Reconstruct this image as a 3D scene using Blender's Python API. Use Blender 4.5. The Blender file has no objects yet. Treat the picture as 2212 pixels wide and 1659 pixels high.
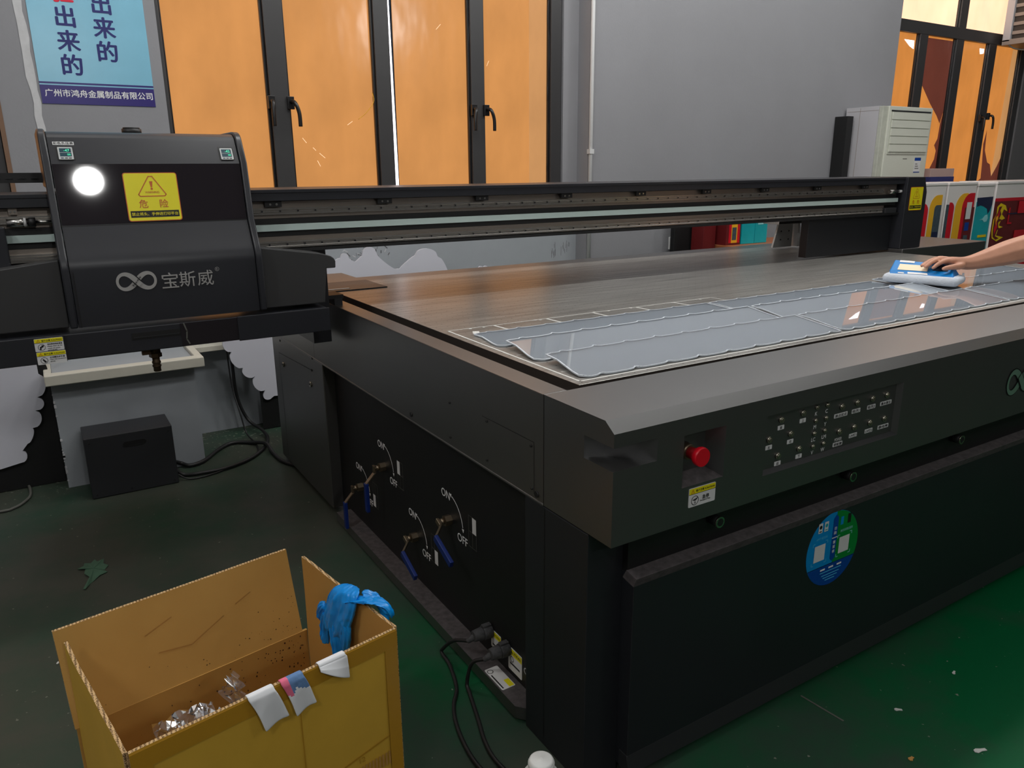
import bpy, bmesh, math, random
from mathutils import Vector, Matrix, noise
random.seed(7)
SC = bpy.context.scene
COL = SC.collection
V = Vector
PI = math.pi

def s2l(c):
    c = c / 255.0
    return c / 12.92 if c <= 0.04045 else ((c + 0.055) / 1.055) ** 2.4
def rgb(r, g, b): return (s2l(r), s2l(g), s2l(b))

# ---------------------------------------------------------------- camera
cam_d = bpy.data.cameras.new('camera')
cam = bpy.data.objects.new('camera', cam_d)
COL.objects.link(cam)
SC.camera = cam
YAW, PITCH, ROLL, FPX = 0.55306, 0.275573, 0.0080339, 1633.31
_f = V((math.sin(YAW) * math.cos(PITCH), math.cos(YAW) * math.cos(PITCH), -math.sin(PITCH)))
_r = V((math.cos(YAW), -math.sin(YAW), 0))
_d = _f.cross(_r)
_r2 = math.cos(ROLL) * _r + math.sin(ROLL) * _d
_d2 = -math.sin(ROLL) * _r + math.cos(ROLL) * _d
m = Matrix(((_r2.x, -_d2.x, -_f.x, 0), (_r2.y, -_d2.y, -_f.y, 0), (_r2.z, -_d2.z, -_f.z, 1.4), (0, 0, 0, 1)))
cam.matrix_world = m
cam_d.sensor_fit = 'HORIZONTAL'
cam_d.sensor_width = 36
cam_d.lens = 36 * FPX / 2212
cam_d.clip_start = 0.02

# ---------------------------------------------------------------- world, lamps, exposure
SC.view_settings.view_transform = 'Standard'
SC.view_settings.look = 'None'
SC.view_settings.exposure = 0.0
SC.view_settings.gamma = 1.0
SC.view_settings.use_curve_mapping = False
W = bpy.data.worlds.new('world'); SC.world = W; W.use_nodes = True
W.node_tree.nodes['Background'].inputs[0].default_value = (0.6, 0.75, 1.0, 1)
W.node_tree.nodes['Background'].inputs[1].default_value = 0.03
def lamp(name, loc, power, radius=0.15, col=(1.0, 1.0, 0.98)):
    l = bpy.data.lights.new(name, 'POINT'); l.energy = power; l.shadow_soft_size = radius; l.color = col
    o = bpy.data.objects.new(name, l); o.location = loc; COL.objects.link(o); return o
lamp('ceiling_lamp', (0.46, -2.45, 2.83), 60, 0.11)
for _x in (1.0, 2.05, 3.1, 4.3, 6.0): lamp('ceiling_lamp', (_x, 2.2, 3.5), 40, 0.16)
for _x in (0.2, 1.8, 3.6, 5.4, 7.4): lamp('ceiling_lamp', (_x, 3.2, 3.6), 10, 0.16)
lamp('ceiling_lamp', (-1.8, 1.2, 3.4), 66, 0.2)
lamp('ceiling_lamp', (-1.2, -0.8, 3.2), 40, 0.2)
lamp('ceiling_lamp', (4.4, -1.6, 3.3), 45, 0.2)

# ---------------------------------------------------------------- materials
MATS = {}
def mat(name, col, rough=0.5, metal=0.0, spec=0.5, emit=None, es=1.0, coat=0.0, alpha=1.0, noise_amt=0.0, noise_scale=8.0, bump=0.0, bscale=60.0, rough_var=0.0):
    mt = bpy.data.materials.new(name); mt.use_nodes = True
    nt = mt.node_tree; b = nt.nodes['Principled BSDF']
    b.inputs['Base Color'].default_value = (*col, 1); b.inputs['Roughness'].default_value = rough
    b.inputs['Metallic'].default_value = metal; b.inputs['Specular IOR Level'].default_value = spec
    b.inputs['Coat Weight'].default_value = coat; b.inputs['Coat IOR'].default_value = 2.1; b.inputs['Coat Roughness'].default_value = 0.40; b.inputs['Alpha'].default_value = alpha
    if emit:
        b.inputs['Emission Color'].default_value = (*emit, 1); b.inputs['Emission Strength'].default_value = es
    if noise_amt or bump or rough_var:
        tc = nt.nodes.new('ShaderNodeTexCoord')
    if noise_amt or rough_var:
        n = nt.nodes.new('ShaderNodeTexNoise'); n.inputs['Scale'].default_value = noise_scale; n.inputs['Detail'].default_value = 6
        n.inputs['Roughness'].default_value = 0.6
        nt.links.new(tc.outputs['Object'], n.inputs['Vector'])
    if noise_amt:
        r = nt.nodes.new('ShaderNodeValToRGB')
        r.color_ramp.elements[0].position = 0.3; r.color_ramp.elements[1].position = 0.7
        r.color_ramp.elements[0].color = (*[max(0, c * (1 - noise_amt)) for c in col], 1)
        r.color_ramp.elements[1].color = (*[min(1, c * (1 + noise_amt)) for c in col], 1)
        nt.links.new(n.outputs['Fac'], r.inputs['Fac']); nt.links.new(r.outputs['Color'], b.inputs['Base Color'])
    if rough_var:
        mr = nt.nodes.new('ShaderNodeMapRange')
        mr.inputs['To Min'].default_value = rough - rough_var; mr.inputs['To Max'].default_value = rough + rough_var
        nt.links.new(n.outputs['Fac'], mr.inputs['Value']); nt.links.new(mr.outputs['Result'], b.inputs['Roughness'])
    if bump:
        n2 = nt.nodes.new('ShaderNodeTexNoise'); n2.inputs['Scale'].default_value = bscale; n2.inputs['Detail'].default_value = 4
        nt.links.new(tc.outputs['Object'], n2.inputs['Vector'])
        bp = nt.nodes.new('ShaderNodeBump'); bp.inputs['Strength'].default_value = bump; bp.inputs['Distance'].default_value = 0.01
        nt.links.new(n2.outputs['Fac'], bp.inputs['Height']); nt.links.new(bp.outputs['Normal'], b.inputs['Normal'])
    MATS[name] = mt
    return mt
def nodes_of(name): 
    nt = MATS[name].node_tree
    return nt, nt.nodes, nt.links, nt.nodes['Principled BSDF']

mat('wall_paint', rgb(140, 140, 144), 0.75, noise_amt=0.05, noise_scale=1.2, bump=0.05, bscale=90)
mat('wall_paint_cool', rgb(160, 165, 170), 0.6, noise_amt=0.07, noise_scale=2.0)
mat('wall_dark', rgb(112, 110, 112), 0.8)
mat('wall_dim', rgb(74, 74, 76), 0.8)
mat('ceiling_white', (0.55, 0.55, 0.55), 0.9)
mat('white_paint', rgb(205, 205, 205), 0.55)
mat('torn_paint', rgb(196, 196, 198), 0.8, noise_amt=0.08, noise_scale=20)
mat('sill_white', rgb(214, 210, 196), 0.5, noise_amt=0.04, noise_scale=10)
mat('frame_dark', rgb(58, 57, 58), 0.38)
mat('frame_black', rgb(26, 25, 26), 0.3)
mat('reveal_orange_lit', rgb(120, 92, 72), 0.7)
mat('gap_light', (0.9, 0.9, 1.0), 0.5, emit=(1.0, 0.93, 1.0), es=3.0)
mat('black_coat', rgb(80, 79, 79), 0.38, metal=0.72, coat=0.8, noise_amt=0.06, noise_scale=3, bump=0.03, bscale=400)
mat('black_side', rgb(80, 78, 76), 0.40, metal=0.72, coat=0.8, noise_amt=0.06, noise_scale=3)
mat('black_fascia', rgb(78, 78, 78), 0.38, metal=0.72, coat=0.8, noise_amt=0.05, noise_scale=5)
mat('carriage_black', rgb(38, 39, 44), 0.36, noise_amt=0.05, noise_scale=5)
mat('cover_black', rgb(50, 50, 51), 0.5)
mat('black_deep', rgb(18, 18, 19), 0.5)
mat('panel_navy', rgb(30, 32, 36), 0.42, noise_amt=0.08, noise_scale=4)
mat('dark_metal', rgb(40, 41, 43), 0.32)
mat('bed_side', rgb(62, 55, 50), 0.5, metal=0.3)
mat('smoked_panel', rgb(38, 34, 38), 0.035, spec=0.5)
mat('dusty_ledge', rgb(74, 69, 70), 0.8, noise_amt=0.35, noise_scale=60)
mat('steel', rgb(160, 150, 141), 0.38, metal=0.75)
mat('steel_rail', rgb(176, 172, 166), 0.26, metal=0.85)
mat('steel_bright', rgb(200, 198, 194), 0.25, metal=1.0)
mat('chrome', rgb(190, 185, 170), 0.2, metal=1.0)
mat('strip_white', rgb(190, 208, 204), 0.5)
mat('red_button', rgb(205, 10, 32), 0.35)
mat('yellow_print', rgb(232, 220, 20), 0.4)
mat('orange_print', rgb(196, 92, 30), 0.4)
mat('black_print', rgb(20, 20, 22), 0.5)
mat('white_print', rgb(232, 232, 232), 0.5)
mat('label_white', rgb(215, 215, 215), 0.5)
mat('logo_silver', rgb(188, 186, 184), 0.35, metal=0.4)
mat('green_emblem', rgb(96, 128, 110), 0.35)
mat('sticker_blue', rgb(0, 135, 205), 0.4)
mat('sticker_green', rgb(0, 130, 50), 0.4)
mat('sticker_navy', rgb(0, 62, 150), 0.4)
mat('sticker_cyan', rgb(90, 200, 240), 0.4)
mat('gauge_grey', rgb(185, 188, 188), 0.4)
mat('gauge_screen', rgb(40, 70, 82), 0.25)
mat('gauge_green', (0.05, 0.6, 0.35), 0.4, emit=(0.08, 0.8, 0.45), es=0.9)
mat('valve_steel', rgb(140, 125, 105), 0.35, metal=0.9)
mat('valve_blue', rgb(8, 36, 104), 0.4)
mat('brass', rgb(92, 74, 55), 0.45, metal=0.7)
mat('rubber', rgb(24, 24, 25), 0.5)
mat('cable_grey', rgb(90, 90, 84), 0.6)
mat('dusty_black', rgb(62, 62, 64), 0.75, noise_amt=0.4, noise_scale=150)
mat('poster_blue', rgb(130, 190, 215), 0.25, noise_amt=0.08, noise_scale=2)
mat('poster_navy', rgb(48, 38, 112), 0.3)
mat('poster_text', rgb(28, 34, 108), 0.4)
mat('poster_red', rgb(215, 20, 60), 0.4)
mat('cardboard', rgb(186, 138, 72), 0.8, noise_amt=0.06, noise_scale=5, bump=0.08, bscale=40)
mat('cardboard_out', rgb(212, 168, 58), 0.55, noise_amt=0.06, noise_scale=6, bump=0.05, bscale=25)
mat('tape_brown', rgb(184, 136, 34), 0.3)
mat('speck', rgb(58, 34, 22), 0.6)
mat('glove_blue', rgb(0, 140, 225), 0.3)
mat('cloth_white', rgb(226, 228, 232), 0.9)
mat('cloth_blue_stain', rgb(96, 130, 175), 0.9, noise_amt=0.3, noise_scale=40)
mat('cloth_pink_stain', rgb(225, 110, 140), 0.9)
mat('bottle_white', rgb(225, 227, 225), 0.4)
mat('ac_white', rgb(206, 208, 196), 0.4)
mat('ac_side', rgb(186, 184, 188), 0.5)
mat('ac_vent', rgb(184, 186, 174), 0.5, noise_amt=0.12, noise_scale=14)
mat('cloud_white', rgb(212, 212, 222), 0.6)
mat('board_black', rgb(14, 14, 15), 0.6)
mat('box_metal', rgb(42, 43, 46), 0.45)
mat('pvc_white', rgb(228, 222, 220), 0.35)
mat('print_maroon', rgb(105, 30, 32), 0.35, noise_amt=0.1, noise_scale=6)
mat('print_red', rgb(205, 22, 40), 0.35)
mat('print_amber', rgb(238, 178, 40), 0.35)
mat('print_yellow', rgb(236, 205, 20), 0.35)
mat('print_teal', rgb(20, 165, 175), 0.35, noise_amt=0.15, noise_scale=5)
mat('print_navy', rgb(28, 38, 70), 0.35)
mat('print_slate', rgb(70, 84, 92), 0.35, noise_amt=0.3, noise_scale=40)
mat('print_pale', rgb(150, 215, 220), 0.35)
mat('table_orange_lit', rgb(160, 96, 60), 0.5)  # orange window light on the table top is put into this brown
mat('pad_blue', rgb(0, 125, 200), 0.35)
mat('pad_dark', rgb(20, 26, 40), 0.4)
mat('pad_cream', rgb(245, 228, 195), 0.3)
mat('pad_cloth', rgb(205, 212, 222), 0.9, bump=0.3, bscale=120)
mat('skin', rgb(196, 142, 116), 0.5, noise_amt=0.05, noise_scale=30)
mat('shirt', rgb(214, 196, 140), 0.9)
mat('trousers', rgb(40, 44, 56), 0.9)
mat('hair', rgb(22, 18, 16), 0.6)
mat('leaf_green', rgb(58, 98, 78), 0.7, noise_amt=0.1, noise_scale=30)
mat('paper_scrap', rgb(200, 200, 196), 0.8)
mat('tape_white', rgb(214, 214, 210), 0.6)
mat('edge_frost', rgb(214, 222, 230), 0.4)
mat('storage_pink', rgb(190, 165, 160), 0.4)
mat('storage_blue', rgb(50, 60, 120), 0.4)
mat('vent_dark', rgb(60, 52, 48), 0.6)
mat('vent_grey', rgb(150, 138, 130), 0.5)

def film(name, base, emit, es):
    mt = mat(name, base, 0.16, emit=emit, es=es)
    nt, N, L, b = nodes_of(name)
    tc = N.new('ShaderNodeTexCoord'); mp = N.new('ShaderNodeMapping'); mp.inputs['Scale'].default_value = (2.2, 1, 1.1)
    n = N.new('ShaderNodeTexNoise'); n.inputs['Scale'].default_value = 2.2; n.inputs['Detail'].default_value = 5
    r = N.new('ShaderNodeValToRGB'); r.color_ramp.elements[0].position = 0.3; r.color_ramp.elements[1].position = 0.72
    r.color_ramp.elements[0].color = (*[c * 0.86 for c in emit], 1); r.color_ramp.elements[1].color = (*[min(1, c * 1.1) for c in emit], 1)
    L.new(tc.outputs['Object'], mp.inputs['Vector']); L.new(mp.outputs['Vector'], n.inputs['Vector']); L.new(n.outputs['Fac'], r.inputs['Fac'])
    L.new(r.outputs['Color'], b.inputs['Emission Color'])
    n2 = N.new('ShaderNodeTexNoise'); n2.inputs['Scale'].default_value = 3
    bp = N.new('ShaderNodeBump'); bp.inputs['Strength'].default_value = 0.12; bp.inputs['Distance'].default_value = 0.02
    L.new(mp.outputs['Vector'], n2.inputs['Vector']); L.new(n2.outputs['Fac'], bp.inputs['Height']); L.new(bp.outputs['Normal'], b.inputs['Normal'])
film('film_orange', (0.10, 0.05, 0.02), rgb(214, 146, 82), 0.88)
film('film_tan', (0.20, 0.10, 0.05), rgb(196, 142, 88), 0.86)
film('film_orange_deep', (0.10, 0.04, 0.01), rgb(214, 136, 64), 0.88)
film('film_brown', (0.05, 0.02, 0.015), rgb(100, 48, 36), 0.8)
film('film_cream', (0.3, 0.25, 0.18), (1.0, 0.55, 0.34), 1.5)

# floor: worn dark green epoxy with brown-grey dirt, dust specks
mat('floor_epoxy', rgb(30, 58, 44), 0.35, spec=0.12)
nt, N, L, b = nodes_of('floor_epoxy')
tc = N.new('ShaderNodeTexCoord')
n1 = N.new('ShaderNodeTexNoise'); n1.inputs['Scale'].default_value = 0.9; n1.inputs['Detail'].default_value = 9; n1.inputs['Roughness'].default_value = 0.62
sx = N.new('ShaderNodeSeparateXYZ'); gp = N.new('ShaderNodeNewGeometry'); L.new(gp.outputs['Position'], sx.inputs[0]); L.new(tc.outputs['Object'], n1.inputs['Vector'])
mr = N.new('ShaderNodeMapRange'); mr.inputs['From Min'].default_value = 0.9; mr.inputs['From Max'].default_value = 2.4; mr.inputs['To Min'].default_value = -0.085; mr.inputs['To Max'].default_value = 0.15
L.new(sx.outputs['X'], mr.inputs['Value'])
ad = N.new('ShaderNodeMath'); ad.operation = 'ADD'; L.new(n1.outputs['Fac'], ad.inputs[0]); L.new(mr.outputs['Result'], ad.inputs[1])
mq = N.new('ShaderNodeMapRange'); mq.inputs['From Min'].default_value = -0.5; mq.inputs['From Max'].default_value = 0.4; mq.inputs['To Min'].default_value = -0.36; mq.inputs['To Max'].default_value = 0.0; L.new(sx.outputs['Y'], mq.inputs['Value'])
ad0 = N.new('ShaderNodeMath'); ad0.operation = 'ADD'; L.new(ad.outputs[0], ad0.inputs[0]); L.new(mq.outputs['Result'], ad0.inputs[1]); ad = ad0
cr = N.new('ShaderNodeValToRGB'); e = cr.color_ramp.elements
e[0].position = 0.36; e[0].color = (*rgb(66, 70, 62), 1); e[1].position = 0.62; e[1].color = (*rgb(2, 84, 47), 1)
e2 = e.new(0.48); e2.color = (*rgb(48, 68, 56), 1)
L.new(ad.outputs[0], cr.inputs['Fac'])
n2 = N.new('ShaderNodeTexNoise'); n2.inputs['Scale'].default_value = 55; n2.inputs['Detail'].default_value = 2; L.new(tc.outputs['Object'], n2.inputs['Vector'])
my = N.new('ShaderNodeMapRange'); my.inputs['From Min'].default_value = 3.6; my.inputs['From Max'].default_value = 4.3; my.inputs['To Min'].default_value = 0.0; my.inputs['To Max'].default_value = 0.13; L.new(sx.outputs['Y'], my.inputs['Value'])
ad2 = N.new('ShaderNodeMath'); ad2.operation = 'ADD'; L.new(n2.outputs['Fac'], ad2.inputs[0]); L.new(my.outputs['Result'], ad2.inputs[1])
c2 = N.new('ShaderNodeValToRGB'); c2.color_ramp.elements[0].position = 0.735; c2.color_ramp.elements[1].position = 0.765
L.new(ad2.outputs[0], c2.inputs['Fac'])
mx = N.new('ShaderNodeMix'); mx.data_type = 'RGBA'; mx.inputs['B'].default_value = (*rgb(120, 124, 112), 1)
L.new(c2.outputs['Color'], mx.inputs['Factor']); L.new(cr.outputs['Color'], mx.inputs['A']); L.new(mx.outputs['Result'], b.inputs['Base Color'])
rr = N.new('ShaderNodeMapRange'); rr.inputs['To Min'].default_value = 0.25; rr.inputs['To Max'].default_value = 0.6; L.new(n1.outputs['Fac'], rr.inputs['Value']); L.new(rr.outputs['Result'], b.inputs['Roughness'])

# printer bed: dull perforated aluminium with dust streaks
mat('bed_metal', rgb(140, 132, 122), 0.4, metal=0.65)
nt, N, L, b = nodes_of('bed_metal')
tc = N.new('ShaderNodeTexCoord')
mp = N.new('ShaderNodeMapping'); mp.inputs['Scale'].default_value = (1.5, 26, 1); L.new(tc.outputs['Object'], mp.inputs['Vector'])
n1 = N.new('ShaderNodeTexNoise'); n1.inputs['Scale'].default_value = 1.6; n1.inputs['Detail'].default_value = 8; n1.inputs['Roughness'].default_value = 0.7; L.new(mp.outputs['Vector'], n1.inputs['Vector'])
n0 = N.new('ShaderNodeTexNoise'); n0.inputs['Scale'].default_value = 1.3; n0.inputs['Detail'].default_value = 4; L.new(tc.outputs['Object'], n0.inputs['Vector'])
cr = N.new('ShaderNodeValToRGB'); e = cr.color_ramp.elements
e[0].position = 0.3; e[0].color = (*rgb(132, 129, 124), 1); e[1].position = 0.66; e[1].color = (*rgb(184, 181, 176), 1); L.new(n1.outputs['Fac'], cr.inputs['Fac'])
rr = N.new('ShaderNodeMapRange'); rr.inputs['To Min'].default_value = 0.24; rr.inputs['To Max'].default_value = 0.42; L.new(n0.outputs['Fac'], rr.inputs['Value']); L.new(rr.outputs['Result'], b.inputs['Roughness'])
# vacuum holes on a 40 mm grid
vm = N.new('ShaderNodeVectorMath'); vm.operation = 'SCALE'; vm.inputs['Scale'].default_value = 25.0; L.new(tc.outputs['Object'], vm.inputs[0])
fr = N.new('ShaderNodeVectorMath'); fr.operation = 'FRACTION'; L.new(vm.outputs[0], fr.inputs[0])
sb = N.new('ShaderNodeVectorMath'); sb.operation = 'SUBTRACT'; sb.inputs[1].default_value = (0.5, 0.5, 0); L.new(fr.outputs[0], sb.inputs[0])
ml = N.new('ShaderNodeVectorMath'); ml.operation = 'MULTIPLY'; ml.inputs[1].default_value = (1, 1, 0); L.new(sb.outputs[0], ml.inputs[0])
ln = N.new('ShaderNodeVectorMath'); ln.operation = 'LENGTH'; L.new(ml.outputs[0], ln.inputs[0])
lt = N.new('ShaderNodeMath'); lt.operation = 'LESS_THAN'; lt.inputs[1].default_value = 0.055; L.new(ln.outputs['Value'], lt.inputs[0])
mx = N.new('ShaderNodeMix'); mx.data_type = 'RGBA'; mx.inputs['B'].default_value = (0.03, 0.028, 0.025, 1)
L.new(lt.outputs[0], mx.inputs['Factor']); L.new(cr.outputs['Color'], mx.inputs['A']); L.new(mx.outputs['Result'], b.inputs['Base Color'])

# clear acrylic sheet under a hazy bluish protective film
mt = bpy.data.materials.new('acrylic'); mt.use_nodes = True; MATS['acrylic'] = mt
nt = mt.node_tree; N = nt.nodes; L = nt.links; N.clear()
o = N.new('ShaderNodeOutputMaterial'); fz = N.new('ShaderNodeFresnel'); fz.inputs['IOR'].default_value = 1.6
gl = N.new('ShaderNodeBsdfGlossy'); gl.inputs['Roughness'].default_value = 0.015; gl.inputs['Color'].default_value = (1, 1, 1, 1)
df = N.new('ShaderNodeBsdfDiffuse'); df.inputs['Color'].default_value = (0.36, 0.37, 0.385, 1)
tr = N.new('ShaderNodeBsdfTransparent'); tr.inputs['Color'].default_value = (0.86, 0.89, 0.92, 1)
m1 = N.new('ShaderNodeMixShader'); m1.inputs[0].default_value = 0.38; L.new(tr.outputs[0], m1.inputs[1]); L.new(df.outputs[0], m1.inputs[2])
m2 = N.new('ShaderNodeMixShader'); L.new(fz.outputs[0], m2.inputs[0]); L.new(m1.outputs[0], m2.inputs[1]); L.new(gl.outputs[0], m2.inputs[2]); L.new(m2.outputs[0], o.inputs[0])
# crinkled clear film
mt = bpy.data.materials.new('clear_film'); mt.use_nodes = True; MATS['clear_film'] = mt
nt = mt.node_tree; N = nt.nodes; L = nt.links; N.clear()
o = N.new('ShaderNodeOutputMaterial'); fz = N.new('ShaderNodeFresnel'); fz.inputs['IOR'].default_value = 1.5
gl = N.new('ShaderNodeBsdfGlossy'); gl.inputs['Roughness'].default_value = 0.12
tr = N.new('ShaderNodeBsdfTransparent'); tr.inputs['Color'].default_value = (0.9, 0.9, 0.92, 1)
df = N.new('ShaderNodeBsdfDiffuse'); df.inputs['Color'].default_value = (0.8, 0.8, 0.85, 1)
m1 = N.new('ShaderNodeMixShader'); m1.inputs[0].default_value = 0.07; L.new(tr.outputs[0], m1.inputs[1]); L.new(df.outputs[0], m1.inputs[2])
m2 = N.new('ShaderNodeMixShader'); L.new(fz.outputs[0], m2.inputs[0]); L.new(m1.outputs[0], m2.inputs[1]); L.new(gl.outputs[0], m2.inputs[2]); L.new(m2.outputs[0], o.inputs[0])
# corrugated cut edge of cardboard
mat('cardboard_edge', rgb(176, 140, 92), 0.9)
nt, N, L, b = nodes_of('cardboard_edge')
tc = N.new('ShaderNodeTexCoord'); w = N.new('ShaderNodeTexWave'); w.inputs['Scale'].default_value = 46; w.inputs['Distortion'].default_value = 6; w.inputs['Detail'].default_value = 2; w.inputs['Detail Scale'].default_value = 12
cr = N.new('ShaderNodeValToRGB'); cr.color_ramp.elements[0].color = (*rgb(92, 66, 36), 1); cr.color_ramp.elements[1].color = (*rgb(206, 172, 124), 1); cr.color_ramp.elements[0].position = 0.3; cr.color_ramp.elements[1].position = 0.55
L.new(tc.outputs['Object'], w.inputs['Vector']); L.new(w.outputs['Fac'], cr.inputs['Fac']); L.new(cr.outputs['Color'], b.inputs['Base Color'])
# brown specks splashed on the inside of the box
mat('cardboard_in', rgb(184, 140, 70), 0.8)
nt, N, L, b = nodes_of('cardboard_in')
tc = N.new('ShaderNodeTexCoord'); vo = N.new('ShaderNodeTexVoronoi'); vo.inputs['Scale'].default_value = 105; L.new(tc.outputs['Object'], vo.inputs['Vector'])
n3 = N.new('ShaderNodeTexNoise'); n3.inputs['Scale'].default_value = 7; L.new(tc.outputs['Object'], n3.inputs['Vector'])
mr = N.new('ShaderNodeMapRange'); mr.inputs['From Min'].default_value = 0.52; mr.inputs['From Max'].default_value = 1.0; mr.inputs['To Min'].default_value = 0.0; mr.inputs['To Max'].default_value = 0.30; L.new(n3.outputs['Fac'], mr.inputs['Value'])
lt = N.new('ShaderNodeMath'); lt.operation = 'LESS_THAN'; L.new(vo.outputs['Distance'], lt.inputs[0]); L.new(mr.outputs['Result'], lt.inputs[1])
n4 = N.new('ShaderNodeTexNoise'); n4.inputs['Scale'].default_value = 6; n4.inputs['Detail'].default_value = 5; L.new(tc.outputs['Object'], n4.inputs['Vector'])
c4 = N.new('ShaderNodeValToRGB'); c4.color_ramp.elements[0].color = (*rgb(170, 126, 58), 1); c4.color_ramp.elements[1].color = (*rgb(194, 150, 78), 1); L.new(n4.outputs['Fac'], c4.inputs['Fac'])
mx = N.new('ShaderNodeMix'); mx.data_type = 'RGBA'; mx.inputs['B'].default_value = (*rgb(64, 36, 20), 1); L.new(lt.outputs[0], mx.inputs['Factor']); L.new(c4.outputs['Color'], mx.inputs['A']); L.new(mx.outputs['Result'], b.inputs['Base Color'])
n5 = N.new('ShaderNodeTexNoise'); n5.inputs['Scale'].default_value = 10; n5.inputs['Detail'].default_value = 4; L.new(tc.outputs['Object'], n5.inputs['Vector'])
bp = N.new('ShaderNodeBump'); bp.inputs['Strength'].default_value = 0.25; bp.inputs['Distance'].default_value = 0.006; L.new(n5.outputs['Fac'], bp.inputs['Height']); L.new(bp.outputs['Normal'], b.inputs['Normal'])

# ---------------------------------------------------------------- helpers
TXT = {}
def text_geo(s, bold):
    k = s
    if k not in TXT:
        c = bpy.data.curves.new('t', 'FONT'); c.body = s; c.size = 1.0; c.resolution_u = 3
        c.align_x = 'CENTER'; c.align_y = 'CENTER'
        o = bpy.data.objects.new('t', c); COL.objects.link(o)
        dg = bpy.context.evaluated_depsgraph_get(); dg.update()
        me = bpy.data.meshes.new_from_object(o.evaluated_get(dg))
        vs = [v.co.copy() for v in me.vertices]; fs = [list(p.vertices) for p in me.polygons]
        bpy.data.objects.remove(o); bpy.data.curves.remove(c); bpy.data.meshes.remove(me)
        if vs:
            x0 = min(v.x for v in vs); x1 = max(v.x for v in vs); y0 = min(v.y for v in vs); y1 = max(v.y for v in vs)
        else: x0 = x1 = y0 = y1 = 0
        cx, cy = (x0 + x1) / 2, (y0 + y1) / 2
        TXT[k] = ([V((v.x - cx, v.y - cy, 0)) for v in vs], fs, x1 - x0, y1 - y0)
    return TXT[k]

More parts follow.
